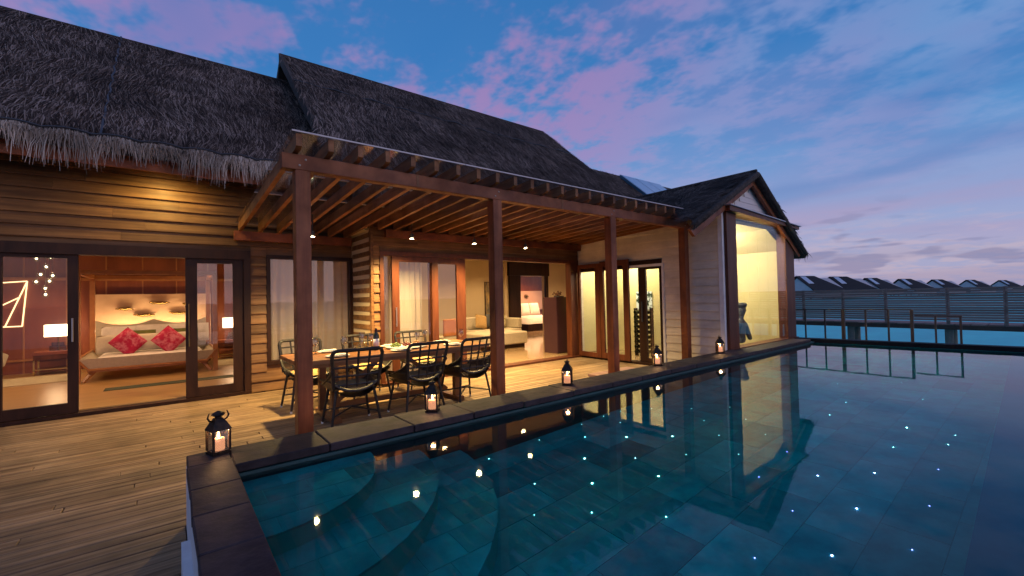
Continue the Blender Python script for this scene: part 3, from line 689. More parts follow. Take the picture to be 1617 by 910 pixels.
box('floor', (2.745, 13.0, YV+.121, 15.2, -.02, .05), MARBLE, liv)
box('ceiling', (2.5, 13.0, YV+.121, 15.2, 2.55, 2.62), WALLC, liv)
box('left_wall', (2.6, 2.7, YV+.13, 15.2, .05, 2.55), WALLC, liv)
wallbox('back_wall', liv, 'x', 11.25, 11.4, 2.7, 13, .05, 2.55, [(9.0, 10.38, -.1, 2.10)], WALLC)
box('side_wall', (8.42, 8.52, 11.0, 11.25, .05, 2.55), WALLC, liv)
box('right_wall', (11.9, 12.0, YV+.12, 11.25, .05, 2.55), WALLC, liv)
obj('door_frame', MB().box(8.76, 9.22, 11.17, 11.249, .05, 2.10).box(10.36, 10.48, 11.17, 11.249, .05, 2.10).box(8.72, 10.5, 11.13, 11.249, 2.10, 2.54), FRAME, liv)
box('guest_back_wall', (8.5, 14, 15.0, 15.1, .05, 2.55), PANEL, liv)
box('guest_panel', (10.6, 14, 14.9, 14.99, .8, 1.65), mat('pink wall panel', (.62, .36, .24), (.66, .40, .27), .7, (2, 2, 2)), liv)
wing = put(None, 'wing_interior', villa)
box('floor', (XW+.121, 10.42, YG+.12, 8.0, -.02, .04), MARBLE, wing)
box('ceiling', (XW+.121, 10.42, YG+.12, 7.06, 2.66, 2.72), WALLY, wing)
obj('sloped_ceiling', MB().prism([(9.55, YG+.11, 2.655), (10.415, YG+.11, 2.27), (10.415, 7.055, 2.27), (9.55, 7.055, 2.655)], (0, 0, .02)), WALLY, wing)
box('back_wall', (XW+.121, 10.42, 7.06, 7.12, .04, 2.66), WALLY, wing)
obj('parapet', MB().box(XW+.121, 10.42, YG+.021, YG+.10, -.02, .384), WALLY, wing)
box('partition', (8.75, 8.82, 5.35, 7.06, .04, 2.66), WALLY, wing)

# fitted ceiling lamps
def downlight(parent, loc, energy, color, spot=R(120), r=.045, blend=.7, z_up=0.03, area=False):
    d = obj('ceiling_light', MB().lathe([(r*1.35, 0), (r*1.35, z_up)], seg=12), DARKM, parent, loc=loc)
    obj('lens', MB().lathe([(r, -.004), (r, -.001)], seg=12), SPOTE, d)
    light('SPOT', d, (0, 0, -.02), energy, color, .05, spot, blend) if not area else light('POINT', d, (0, 0, -.35), energy, color, .12)
    return d
WARM = (1, .66, .30); YEL = (1, .87, .60); PEACH = (1, .58, .30)
for q in ((-1.9, 9.2), (.2, 9.2), (-1.9, 11.4), (.4, 11.4), (-3.6, 10.5)): downlight(bed_room, (*q, 2.665), 110, PEACH, R(140))
for q in ((4.6, 8.2), (6.6, 8.0), (5.4, 9.8), (7.6, 9.8), (10.4, 9.4), (10.6, 8.0)): downlight(liv, (*q, 2.515), 170, WARM, R(150))
for q in ((11.4, 12.6), (12.4, 13.6)): downlight(liv, (*q, 2.515), 330, PEACH, R(150))
for q in ((9.3, 4.7), (8.2, 4.4), (9.4, 6.2), (8.1, 6.3)): downlight(wing, (*q, 2.625), 78, YEL, area=True)

# ================================================================== PERGOLA
perg = thing('pergola', 'red hardwood pergola with glass roof over the dining table', 'pergola')
YP = 4.15
for x_ in (.935, 3.05, 5.18, 7.20):
    obj('post', MB().box(x_-.062, x_+.062, YP-.062, YP+.062, 0, 2.548), REDV, perg, bevel=.004)
obj('beam', MB().box(.77, 7.56, YP-.055, YP+.055, 2.55, 2.685), RED, perg, bevel=.004)
obj('wall_plate', MB().box(2.80, 7.44, 6.80, 6.888, 2.42, 2.545), RED, perg)
obj('wall_plate', MB().box(.80, 2.56, 7.76, 7.86, 2.36, 2.50), RED, perg)
sl = .053
nraf = 26
for k in range(nraf):
    x_ = .88 + (7.42-.88)*k/(nraf-1)
    yend = 7.80 if x_ < 2.55 else 6.88
    zb = lambda y_: 2.69 - sl*(y_-YP)
    y0 = 3.97
    obj('rafter', MB().prism([(-.024, y0, zb(y0)+.02), (-.024, y0+.05, zb(y0)), (-.024, yend, zb(yend)), (-.024, yend, zb(yend)+.125), (-.024, y0, zb(y0)+.125)], (.048, 0, 0)), RAFT, perg, loc=(x_, 0, 0))
zg = lambda y_: 2.69+.128-sl*(y_-YP)
for a, b in ((.82, 2.52), (2.53, 4.15), (4.16, 5.80), (5.81, 7.44)):
    ye_ = 7.82 if b < 2.6 else 6.9
    obj('glass_panel', MB().prism([(a, 3.95, zg(3.95)), (b, 3.95, zg(3.95)), (b, ye_, zg(ye_)), (a, ye_, zg(ye_))], (0, 0, .010)), GLASSR, perg)
    obj('glass_edge', MB().box(a, b, 3.94, 3.95, zg(3.95), zg(3.95)+.012), mat('pale glass edge', (.55, .50, .52), None, .3), perg)
for yb_ in (5.05, 5.95):
    obj('glazing_bar', MB().box(.82, 7.44, yb_-.02, yb_+.02, zg(yb_)-.008, zg(yb_)-.001), mat('pale batten', (.45, .38, .34), None, .5), perg)
BOLT = mat('weathered steel bolt', (.30, .27, .25), None, .4, metal=.8)
bm_ = MB().lathe([(.010, 0), (.010, .004), (.006, .007)], seg=8).mesh('bolt', BOLT)
for x_ in (.935, 3.05, 5.18, 7.20):
    for dx_, dz_ in ((-.025, 2.59), (.025, 2.645)):
        b_ = put(bm_, 'bolt', perg, (x_+dx_, YP-.0551, dz_)); b_.rotation_euler = (R(90), 0, 0)
obj('splice_plate', MB().box(2.02, 2.05, YP-.0575, YP-.0551, 2.552, 2.683), RAFT, perg); obj('splice_plate', MB().box(4.12, 4.15, YP-.0575, YP-.0551, 2.552, 2.683), RAFT, perg)
# four small downlights on short stems
for (x_, z_) in ((1.55, 2.31), (3.01, 2.38), (4.18, 2.37), (5.34, 2.355)):
    y_ = 6.3
    s_ = obj('downlight', MB().lathe([(.006, .03), (.006, zb(y_)-z_), (.03, zb(y_)-z_+.001)], seg=8).lathe([(.020, -.03), (.034, .0), (.030, .04), (.012, .05)], seg=12), DARKM, perg, loc=(x_, y_, z_))
    obj('lens', MB().lathe([(.026, -.036), (.026, -.031)], seg=12), SPOTE, s_)
    light('SPOT', s_, (0, 0, -.06), 430, (1, .69, .25), .04, R(144), .85)
# eave lamps of the bedroom front
for x_ in (-.05, -3.2):
    e_ = obj('eave_light', MB().lathe([(.03, -.05), (.045, 0), (.045, .05)], seg=12), DARKM, rl, loc=(x_, 7.42, 3.34))
    obj('lens', MB().lathe([(.028, -.058), (.028, -.052)], seg=12), SPOTE, e_)
    light('SPOT', e_, (0, 0, -.07), 62, (1, .72, .20), .12, R(168), .8)

# ================================================================== OBJECTS ON THE DECK
# ---- dining table
tb = thing('dining_table', 'long red timber dining table laid for a meal under the pergola', 'table', (2.33, 5.52, 0))
HX, HY = 1.25, .46
for k in range(5):
    w_ = 2*HY/5
    box('tabletop_board', (-HX, HX, -HY+k*w_+.002, -HY+(k+1)*w_-.002, .70, .75), TEAK, tb, bevel=.004)
box('apron', (-HX+.1, HX-.1, -HY+.08, HY-.08, .655, .699), TEAK, tb)
for sx in (-1, 1):
    for sy in (-1, 1):
        box('leg', (sx*.82-.04, sx*.82+.04, sy*.25-.04, sy*.25+.04, .05, .654), TEAK, tb)
    box('foot', (sx*.82-.05, sx*.82+.05, -.38, .38, 0, .055), TEAK, tb, bevel=.006)
    obj('brace', MB().beam((sx*.80, 0, .10), (sx*.18, 0, .65), .05, .05), TEAK, tb)
box('stretcher', (-.778, .778, -.03, .03, .10, .16), TEAK, tb)

# ---- rattan chairs: back towards -y, seat opening towards +y
def make_chair():
    t = thing('rattan_chair', 'x', 'chair')
    # wicker seat shell
    def shell(u, v):
        x_ = (u-.5)*.50*(1 - .10*(1-v)); e = abs(u-.5)*2
        return (x_*(1+.10*e), -.22+.46*v, .43+.075*e**3-.03*(1-e*e)+.02*(1-v))
    obj('seat', MB().grid(shell, 10, 6).grid(lambda u, v: (shell(u, v)[0]*.97, shell(u, v)[1], shell(u, v)[2]-.075), 10, 6), RATTAN, t, smooth=True)
    rim = [shell(u/10, 0) for u in range(11)] + [shell(1, v/6) for v in range(1, 7)] + [shell(u/10, 1) for u in range(9, -1, -1)] + [shell(0, v/6) for v in range(5, 0, -1)]
    obj('seat_rim', MB().tube(rim, .017, 6, close=True), RATTAN, t)
    # woven skirt at sides
    def wing_(sx):
        def f(u, v):      # u: back -> front, v: seat rim -> arm rail
            rail = Vector((sx*(.262+.035*u-.02*u*u), -.275+.46*u, .66-.20*u**.7)); low = Vector((sx*(.235+.03*u), -.20+.40*u, .44))
            return low.lerp(rail, v)
        return f
    for sx in (-1, 1):
        wf = wing_(sx); sw = obj('side_wing', MB().grid(wf, 8, 4), RATTAN, t)
        obj('arm_rail', MB().tube([wf(k/8, 1) for k in range(9)], .015, 6), RATTAN, sw)
    # back frame and bars
    def bk(u, v):     # u -1..1 across, v 0..1 up
        wv = .235 + .035*v
        return Vector((u*wv, -.21-.10*v-.025*(1-u*u), .46+.41*v))
    hoop = [bk(-1, v/8) for v in range(8)] + [bk(-.93, .965), bk(-.82, 1.0)] + [bk(u, 1.0) for u in (-.5, -.2, .2, .5)] + [bk(.82, 1.0), bk(.93, .965)] + [bk(1, v/8) for v in range(7, -1, -1)]
    obj('back_frame', MB().tube(hoop, .021, 6), RATTAN, t)
    for u in (-.45, 0, .45): obj('back_bar', MB().tube([bk(u, v/5) for v in range(6)], .012, 5), RATTAN, t)
    for v in (.08, .32, .55, .78): obj('back_rail', MB().tube([bk(-1+2*k/8, v) for k in range(9)], .011, 5), RATTAN, t)
    w_ = MB()
    for k in range(40):
        u = -.97 + 1.94*k/39; w_.tube([bk(u, -.02)+Vector((0, .004, 0)), bk(u, .42)+Vector((0, .004, 0))], .0032, 3)
    obj('woven_back', w_, RATTAN, t, kind='stuff')
    def cush(u, v):
        e = (1-(2*u-1)**6)*(1-(2*v-1)**6); return ((u-.5)*.44, -.19+.40*v, .435+.055*e)
    obj('cushion', MB().grid(cush, 10, 10), FABT, t, smooth=True)
    for sx in (-1, 1):
        for sy, yy in ((-1, -.17), (1, .19)):
            top = Vector((sx*.20, yy, .43)); ft = Vector((sx*.265, yy+sy*.055, .015))
            l_ = obj('leg', MB().tube([top, ft], [.016, .013], 6), RATTAN, t)
            obj('foot_cap', MB().tube([ft+Vector((0, 0, .012)), ft-Vector((0, 0, .015))], .0135, 6), CERAM, l_)
    f = lambda sx, sy: Vector((sx*.245, (.225 if sy > 0 else -.205), .155))
    obj('stretcher', MB().tube([f(-1, -1), Vector((0, 0, .20)), f(1, 1)], .010, 5), RATTAN, t)
    obj('stretcher', MB().tube([f(1, -1), Vector((0, 0, .20)), f(-1, 1)], .010, 5), RATTAN, t)
    obj('stretcher', MB().tube([f(-1, 1), f(1, 1)], .010, 5), RATTAN, t)
    return t
ch0 = make_chair()
spots = [(1.63, 5.03, R(-4), 'black rattan chair nearest the left pergola post, its back to the pool'),
         (2.43, 5.02, R(3), 'black rattan chair in the middle of the pool side of the table'),
         (3.15, 5.03, R(5), 'black rattan chair beside the second pergola post, its back to the pool'),
         (1.46, 6.28, R(183), 'black rattan chair in front of the curtained window, at the far table corner'),
         (2.27, 6.30, R(178), 'black rattan chair on the house side of the table, behind the wine bottle'),
         (3.11, 6.32, R(181), 'black rattan chair on the house side of the table, behind the grapes')]
for i, (x_, y_, rz, lb) in enumerate(spots):
    c = ch0 if i == 0 else copy_tree(ch0)
    c.location = (x_, y_, 0); c.rotation_euler = (0, 0, rz); c['label'] = lb; c['group'] = 'rattan dining chairs'
# ---- table ware
def wine_glass(loc, lb):
    t = thing('wine_glass', lb, 'wine glass', loc, group='wine glasses')
    obj('bowl', MB().lathe([(.004, .085), (.024, .095), (.038, .125), (.040, .155), (.031, .195)], seg=14), WGLASS, t, smooth=True)
    obj('stem', MB().lathe([(.032, 0), (.030, .003), (.004, .008), (.004, .088)], seg=10), WGLASS, t, smooth=True)
for (x_, y_, lb) in ((1.42, 5.72, 'wine glass standing nearest the left end of the table'), (1.78, 5.75, 'wine glass just left of the decanter'), (2.20, 5.92, 'wine glass half hidden behind the wine bottle'),
                     (2.74, 5.62, 'wine glass just right of the grapes'), (2.98, 5.86, 'wine glass between the grapes and the right end of the table'), (3.38, 5.50, 'wine glass nearest the right end of the table')):
    wine_glass((x_, y_, .75), lb)
dc = thing('decanter', 'clear glass decanter with a wide base and flared neck on the table', 'decanter', (1.98, 5.66, .75))
obj('body', MB().lathe([(.09, 0), (.115, .015), (.105, .04), (.05, .075), (.022, .11), (.020, .15), (.045, .235)], seg=18), WGLASS, dc, smooth=True)
obj('wine', MB().lathe([(.085, .004), (.105, .018), (.09, .03)], seg=18), mat('pale wine', (.35, .22, .05), None, .1), dc)
bo = thing('wine_bottle', 'dark wine bottle with a pale label on the table', 'bottle', (2.13, 5.56, .75))
obj('body', MB().lathe([(.036, 0), (.037, .01), (.037, .17), (.030, .205), (.014, .235), (.013, .275)], seg=16), mat('dark bottle glass', (.010, .016, .008), None, .08), bo, smooth=True)
obj('paper_label', MB().lathe([(.0378, .05), (.0378, .145)], seg=16), mat('pale paper label', (.62, .60, .66), None, .6), bo, smooth=True)
obj('capsule', MB().lathe([(.0145, .235), (.0145, .282)], seg=12), mat('dark capsule', (.03, .004, .006), None, .3), bo)
GRG = mat('green grapes', (.22, .30, .05), (.30, .38, .08), .3, (20, 20, 20)); GRR = mat('red grapes', (.16, .025, .02), (.24, .05, .03), .3, (20, 20, 20)); GRO = mat('amber grapes', (.36, .20, .06), (.42, .12, .05), .3, (20, 20, 20))
pl = thing('fruit_platter', 'white oval platter under the bunches of grapes', 'platter', (2.52, 5.50, .75))
obj('dish', MB().lathe([(.16, 0), (.27, .018), (.275, .022), (.16, .008)], seg=24), CERAM, pl, smooth=True)
def bunch(x_, m, lb):
    t = MB()
    for k in range(34):
        a = random.random()*6.283; r_ = random.random()**.5*.065; z_ = .014+(1-(r_/.07)**2)*.05*random.random()
        c = (r_*math.cos(a), r_*math.sin(a)*.8, z_); q = .0135
        t.lathe([(q*.3, -q*.92), (q*.85, -q*.5), (q, 0), (q*.85, q*.5), (q*.3, q*.92)], c, 7)
    o = obj('grape_bunch', t, m, None, smooth=True, loc=(x_, 5.50, .768), label=lb, cat='grapes', group='bunches of grapes'); return o
bunch(2.37, GRG, 'bunch of green grapes at the left of the platter'); bunch(2.52, GRR, 'bunch of dark red grapes in the middle of the platter'); bunch(2.66, GRO, 'bunch of amber grapes at the right of the platter')
for x_, y_, lb in ((1.55, 5.25, 'place setting plate near the left front of the table'), (1.60, 5.80, 'place setting plate at the left far side of the table'), (2.32, 5.22, 'place setting plate behind the middle front chair'),
                   (2.42, 5.80, 'place setting plate beyond the grapes'), (3.10, 5.26, 'place setting plate behind the right front chair'), (3.18, 5.72, 'place setting plate at the right far side of the table')):
    t = thing('dinner_plate', lb, 'plate', (x_, y_, .75), group='plates on the table')
    obj('dish', MB().lathe([(.08, .0), (.135, .014), (.137, .017), (.08, .005)], seg=24), CERAM, t, smooth=True)
    obj('napkin', MB().prism([(-.09, -.04, .018), (.09, -.05, .018), (.10, .05, .018), (-.08, .045, .018)], (.004, 0, .012)), FABW, t)

# ---- candle lanterns on the coping
def make_lantern():
    t = thing('candle_lantern', 'x', 'lantern')
    w = .046
    obj('base', MB().box(-w-.006, w+.006, -w-.006, w+.006, 0, .014).box(-w, w, -w, w, .0141, .022), METAL, t)
    for sx in (-1, 1):
        for sy in (-1, 1):
            obj('corner_post', MB().box(sx*w-.006, sx*w+.006, sy*w-.006, sy*w+.006, .022, .150), METAL, t)
    for a in range(4):
        g = obj('glass_pane', MB().box(-w+.007, w-.007, -.0012, .0012, .024, .148), WGLASS, t); g.rotation_euler = (0, 0, a*math.pi/2)
        g.location = (math.sin(a*math.pi/2)*w, -math.cos(a*math.pi/2)*w, 0)
    rt = 2**.5
    obj('hood', MB().lathe([((w+.010)*rt, .150), ((w+.008)*rt, .157), (.034*rt, .200), (.020*rt, .222), (.017*rt, .224)], seg=4, rot=math.pi/4), METAL, t)
    obj('cap', MB().lathe([(.020, .224), (.020, .236), (.032, .238), (.024, .248), (.006, .254)], seg=10), METAL, t)
    ring = [(.030*math.cos(a), .0, .252+.026*math.sin(a)) for a in np.linspace(0, 2*math.pi, 15)[:-1]]
    h = obj('handle', MB().tube([(p[0]+.034, p[1], p[2]-.014) for p in ring], .0035, 5, close=True), METAL, t)
    cd = obj('candle', MB().lathe([(.034, .023), (.035, .028), (.034, .096), (.026, .098)], seg=14), WAX, t, smooth=True)
    obj('flame', MB().lathe([(.002, .100), (.009, .110), (.006, .126), (.001, .140)], seg=8), FLAME, cd, smooth=True)
    light('POINT', t, (0, 0, .138), 4.0, (1, .52, .22), .02, name='candle_light')
    return t
lt = make_lantern()
lsp = [(.255, 3.42, R(18), 1.02, 'candle lantern with curled horn handles on the pool corner stone'),
       (1.79, 3.40, R(50), 1.02, 'candle lantern on the coping in front of the middle rattan chair'),
       (3.41, 3.37, R(38), 1.04, 'candle lantern on the coping right of the second pergola post'),
       (5.20, 3.43, R(48), 1.06, 'candle lantern on the coping in front of the pool wing door'),
       (6.93, 3.42, R(44), 1.04, 'farthest candle lantern on the coping, beside the white wing corner')]
for i, (x_, y_, rz, sc, lb) in enumerate(lsp):
    c = lt if i == 0 else copy_tree(lt)
    c.location = (x_, y_, ZC); c.rotation_euler = (0, 0, rz); c.scale = (sc,)*3; c['label'] = lb; c['group'] = 'candle lanterns along the pool'
for ch in list(lt.children):
    if ch.name.startswith('handle'): bpy.data.objects.remove(ch)
for sx in (-1, 1):
    obj('handle', MB().tube([(sx*.030, 0, .205), (sx*.050, 0, .212), (sx*.060, 0, .232), (sx*.055, 0, .250), (sx*.050, 0, .262)], [.005, .0055, .0055, .0045, .003], 6), METAL, lt)
obj('crown', MB().lathe([(.040, .246), (.030, .256), (.006, .268)], seg=10), METAL, lt)

# ---- timber step to the pool
st = thing('pool_step', 'low timber step against the raised pool edge by the third post', 'step')
box('riser', (5.02, 5.06, 3.56, 4.50, 0, .17), mat('warm-lit step timber', (.42, .27, .11), (.52, .35, .16), .5, (8, 2, 14), 1.0, .1, .05), st)  # side boards: the warm light falling on them is painted into the colour
box('riser', (6.36, 6.40, 3.56, 4.06, 0, .17), MATS['warm-lit step timber'], st)
for k in range(4): box('tread_board', (5.0, 6.42, 3.54+k*.135, 3.54+(k+1)*.135-.006, .171, .20), JETTY, st)
obj('towel_mat', MB().box(5.0, 5.95, 4.09, 4.50, .17, .205), JETTY, st)

# ================================================================== INTERIOR FURNITURE
def pillow_mesh(w, h, d, m, name):
    def f(sgn):
        return lambda u, v: ((u-.5)*w*(1-.06*(1-(2*u-1)**2)*0), sgn*d/2*((1-(2*u-1)**4)*(1-(2*v-1)**4))**.5, (v-.5)*h)
    return MB().grid(f(-1), 10, 10).grid(f(1), 10, 10).mesh(name, m, True)
bd = thing('canopy_bed', 'wide canopy bed with cream upholstered platform and winged headboard in the bedroom', 'bed', (-.24, 11.7, .05))
def tray(pts, z0, z1, gx, gy):
    return None
obj('platform', MB().prism([(-.88, -.95, .17), (.88, -.95, .17), (.88, .95, .17), (-.88, .95, .17)], (0, 0, .05)), BEDW, bd)
obj('side_tray', MB().add([(-.84, -.96, .221), (.84, -.96, .221), (1.0, -1.05, .42), (-1.0, -1.05, .42), (-.84, .9, .221), (.84, .9, .221), (1.0, .95, .42), (-1.0, .95, .42)],
    [(0, 1, 2, 3), (1, 5, 6, 2), (4, 0, 3, 7)]), FABC, bd)
obj('tray_rim', MB().tube([(-1.0, .95, .42), (-1.0, -1.05, .42), (-.86, -.97, .215), (.86, -.97, .215), (1.0, -1.05, .42), (1.0, .95, .42)], .022, 6), BEDW, bd)
def mattress(u, v):
    e = ((1-(2*u-1)**10)*(1-(2*v-1)**10)); return ((u-.5)*1.80, -.90+1.75*v, .25+.17*e)
obj('mattress', MB().grid(mattress, 16, 16), FABW, bd, smooth=True)
for sx in (-1, 1):
    for sy in (-1, 1):
        obj('leg', MB().tube([(sx*.80, sy*.85, .19), (sx*.93, sy*.97, .0)], [.05, .028], 6), BEDW, bd)
hb = []
for k in range(25):
    u = -1+2*k/24; hb.append((u*.95, .93, .93+.11*abs(math.sin(u*math.pi))**0*abs(2*abs(abs(u)-.5))**2.2))
obj('headboard', MB().prism([(-.95, .93, .2)]+hb+[(.95, .93, .2)], (0, .09, 0)), FABC, bd)
for sx in (-1, 1):
    for y_ in (-.98, 1.0): obj('canopy_post', MB().box(sx*1.0-.04, sx*1.0+.04, y_-.04, y_+.04, 0, 2.0), BEDW, bd)
    box('canopy_rail', (sx*1.0-.035, sx*1.0+.035, -.938, .958, 1.92, 2.0), BEDW, bd)
for y_ in (-.98, 1.0): box('canopy_rail', (-.958, .958, y_-.035, y_+.035, 1.92, 2.0), BEDW, bd)
st_ = box('light_strip', (-.93, .93, 1.06, 1.09, .80, .84), LED, bd)
box('backlit_panel', (-1.05, 1.08, 1.42, 1.478, .4, 1.60), mat('peach wall fabric', (.60, .36, .22), (.66, .40, .25), .8, (3, 3, 3)), bd)
for i, (x_, y_, z_, w, h, rx, m, lb, cat) in enumerate((
    (-.80, 12.32, .76, .55, .42, -.3, FABW, 'white pillow leaning on the left end of the headboard', 'pillow'), (-.30, 12.34, .77, .55, .42, -.3, FABW, 'white pillow left of the headboard centre', 'pillow'),
    (.15, 12.34, .77, .55, .42, -.3, FABW, 'white pillow right of the headboard centre', 'pillow'), (.50, 12.33, .76, .50, .42, -.3, FABW, 'white pillow at the right end of the headboard', 'pillow'),
    (-.42, 12.20, .72, .44, .30, -.3, GREENF, 'olive cushion on the left half of the bed', 'cushion'), (.32, 12.20, .72, .44, .30, -.3, GREENF, 'olive cushion on the right half of the bed', 'cushion'))):
    o = put(pillow_mesh(w, h, .14, m, cat), cat, None, (x_, y_, z_), label=lb, cat=cat, group='pillows on the bed'); o.rotation_euler = (rx, 0, 0)
for x_, lb in ((-.60, 'pink floral cushion standing on its corner on the left of the bed'), (.02, 'pink floral cushion standing on its corner on the right of the bed')):
    o = put(pillow_mesh(.42, .42, .15, PINK, 'cushion'), 'cushion', None, (x_, 11.25, .69), label=lb, cat='cushion', group='pink cushions'); o.rotation_euler = (-.35, R(45), 0)
o = put(pillow_mesh(1.45, .34, .16, FABC, 'bolster'), 'bolster', None, (-.34, 11.48, .66), label='long cream bolster lying behind the pink cushions', cat='bolster'); o.rotation_euler = (-.3, 0, 0)
def nightstand(x_, lb, lb2, g):
    t = thing('nightstand', lb, 'nightstand', (x_, 12.75, .05), group='nightstands')
    box('top', (-.30, .30, -.22, .22, .40, .46), PANEL, t); box('drawer', (-.29, .29, -.215, .215, .30, .398), FRAMER, t)
    for sx in (-1, 1):
        for sy in (-1, 1): box('leg', (sx*.28-.014, sx*.28+.014, sy*.20-.014, sy*.20+.014, 0, .30), BRONZE, t)
    box('shelf', (-.265, .265, -.185, .185, .10, .12), BRONZE, t)
    l_ = thing('table_lamp', lb2, 'table lamp', (x_+.03, 12.75, .511), group='bedside lamps')
    obj('base', MB().box(-.12, .12, -.06, .06, 0, .10).box(-.09, .09, -.05, .05, .1, .17), WGLASS, l_)
    obj('stem', MB().lathe([(.012, .0), (.012, .29)], seg=8), BRONZE, l_)
    obj('lamp_shade', MB().box(-.19, .19, -.10, .10, .29, .53), LAMPW, l_)
    light('POINT', l_, (0, -.25, .40), 9, (1, .62, .32), .1)
nightstand(-1.78, 'wood and brass nightstand left of the bed', 'lit rectangular table lamp left of the bed', 0)
nightstand(1.22, 'wood and brass nightstand right of the bed', 'lit rectangular table lamp right of the bed', 0)
# mirrored cloud ornaments
for i, (x_, z_, w) in enumerate(((-.76, 1.32, .30), (-.14, 1.44, .36), (-.42, 1.17, .38), (.19, 1.20, .34), (.42, 1.40, .28))):
    mb = MB()
    for k in range(9):
        a = -1+2*k/8; r_ = .035+.022*(1-a*a)+random.uniform(-.008, .01); c = (a*w/2*.85, 0, random.uniform(-.012, .02))
        mb.lathe([(r_*.35, -r_*.5), (r_*.9, -r_*.25), (r_, 0), (r_*.9, r_*.25), (r_*.35, r_*.5)], c, 8)
    pos = ('above the left pillow', 'highest, over the middle of the bed', 'low, left of the headboard centre', 'low, right of the headboard centre', 'at the right above the bed')[i]
    obj('cloud_ornament', mb, BRONZE, None, smooth=True, loc=(x_, 13.06, z_), label='mirrored bronze cloud ornament on the bedroom wall, ' + pos, cat='wall ornament', group='cloud wall ornaments')
# pendant cluster
pn = thing('pendant_light', 'cluster of small glass globe pendants behind the left sliding door', 'pendant light', (-1.53, 10.0, 2.70))
GLOBE = emit('lit glass globe', (1, .82, .50), 1.6)
for (x_, z_) in ((-.09, 2.17), (.02, 2.04), (-.05, 1.92), (.07, 1.81), (.0, 1.70), (.02, 1.60), (.06, 2.20), (-.08, 1.80), (.10, 1.90)):
    yy = random.uniform(-.09, .09); g = obj('globe', MB().lathe([(.012, -.046), (.037, -.028), (.046, 0), (.037, .028), (.012, .046)], (0, 0, 0), 12), WGLASS, pn, smooth=True, loc=(x_, yy, z_-2.70))
    obj('bulb', MB().lathe([(.003, -.020), (.019, 0), (.003, .020)], (0, 0, 0), 8), emit('globe bulb', (1, .80, .45), 10), g)
    obj('cord', MB().tube([(0, 0, .036), (0, 0, 2.70-z_)], .0025, 4), BRONZE, g)
# geometric line light on the wall
ar = thing('wall_light', 'thin gold line light of crossing bars on the bedroom wall', 'wall light', (-2.5, 13.14, 0))
for a, b in (((-.35, 1.88), (.25, 1.94)), ((.25, 1.94), (.18, 1.02)), ((.18, 1.02), (-.35, 1.02)), ((.25, 1.94), (-.05, 1.03)), ((.13, 1.60), (-.35, 1.28))):
    obj('bar', MB().tube([(a[0], 0, a[1]), (b[0], 0, b[1])], .012, 5), emit('line light', (1, .70, .36), 2.2), ar)
am = thing('armchair', 'cream tub armchair at the left edge of the bedroom', 'armchair', (-2.72, 12.45, .05), R(160))
obj('shell', MB().grid(lambda u, v: (math.cos(math.pi*(u*1.3-.15))*(.30+.05*v), math.sin(math.pi*(u*1.3-.15))*(.28+.05*v), .25+.35*v*(.55+.45*math.sin(math.pi*u))), 16, 5), FABC, am, smooth=True)
obj('seat', MB().lathe([(.27, .22), (.29, .28), (.26, .34)], seg=16), FABC, am, smooth=True)
for a in range(4): obj('leg', MB().tube([(.16*math.cos(a*1.57+.8), .16*math.sin(a*1.57+.8), .22), (.26*math.cos(a*1.57+.8), .26*math.sin(a*1.57+.8), 0)], [.02, .012], 6), BEDW, am)
box('rug', (-2.5, -1.35, 11.2, 12.4, .051, .060), mat('pale rug', (.42, .34, .20), (.50, .42, .26), .9, (20, 20, 20), 1.0, .1), None, label='pale rug on the bedroom floor left of the bed', cat='rug')
box('rug', (.85, 1.9, 11.3, 12.5, .051, .060), MATS['pale rug'], None, label='pale rug on the bedroom floor right of the bed', cat='rug')
box('floor_mat', (-.80, .95, 9.42, 9.72, .051, .058), mat('dark green mat', (.03, .045, .02), (.05, .06, .03), .8, (8, 8, 8)), None, label='long dark green mat on the bedroom floor before the bed', cat='mat')
# curtains
SHEER = bpy.data.materials.new('sheer curtain'); SHEER.use_nodes = True
_t = SHEER.node_tree; _n = _t.nodes; _l = _t.links; _n.clear()
_o = _n.new('ShaderNodeOutputMaterial'); _m = _n.new('ShaderNodeMixShader'); _d = _n.new('ShaderNodeBsdfDiffuse'); _d.inputs[0].default_value = (.78, .68, .63, 1)
_tl = _n.new('ShaderNodeBsdfTranslucent'); _tl.inputs[0].default_value = (.74, .62, .54, 1); _m2 = _n.new('ShaderNodeMixShader'); _m2.inputs[0].default_value = .45
_tr = _n.new('ShaderNodeBsdfTransparent'); _m.inputs[0].default_value = .20
_l.new(_d.outputs[0], _m2.inputs[1]); _l.new(_tl.outputs[0], _m2.inputs[2]); _l.new(_m2.outputs[0], _m.inputs[1]); _l.new(_tr.outputs[0], _m.inputs[2]); _l.new(_m.outputs[0], _o.inputs[0])
def curtain(x0, x1, y_, z0, z1, lb, folds=9):
    nn = int((x1-x0)*70)
    obj('curtain', MB().grid(lambda u, v: (x0+(x1-x0)*u, y_+(.018+.014*math.sin(u*7+1))*math.sin(u*folds*6.283*(x1-x0)+.9*math.sin(v*2+u*5)), z0+(z1-z0)*v), nn, 8), SHEER, None, smooth=True, label=lb, cat='curtain', group='sheer curtains')
curtain(1.28, 1.94, YL+.20, .30, 2.16, 'sheer white curtain in the left half of the bedroom window', 8)
curtain(1.96, 2.60, YL+.20, .30, 2.16, 'sheer white curtain in the right half of the bedroom window', 8)
curtain(2.80, 3.62, YV+.26, .08, 2.28, 'sheer white curtain behind the living room sliding door', 9)
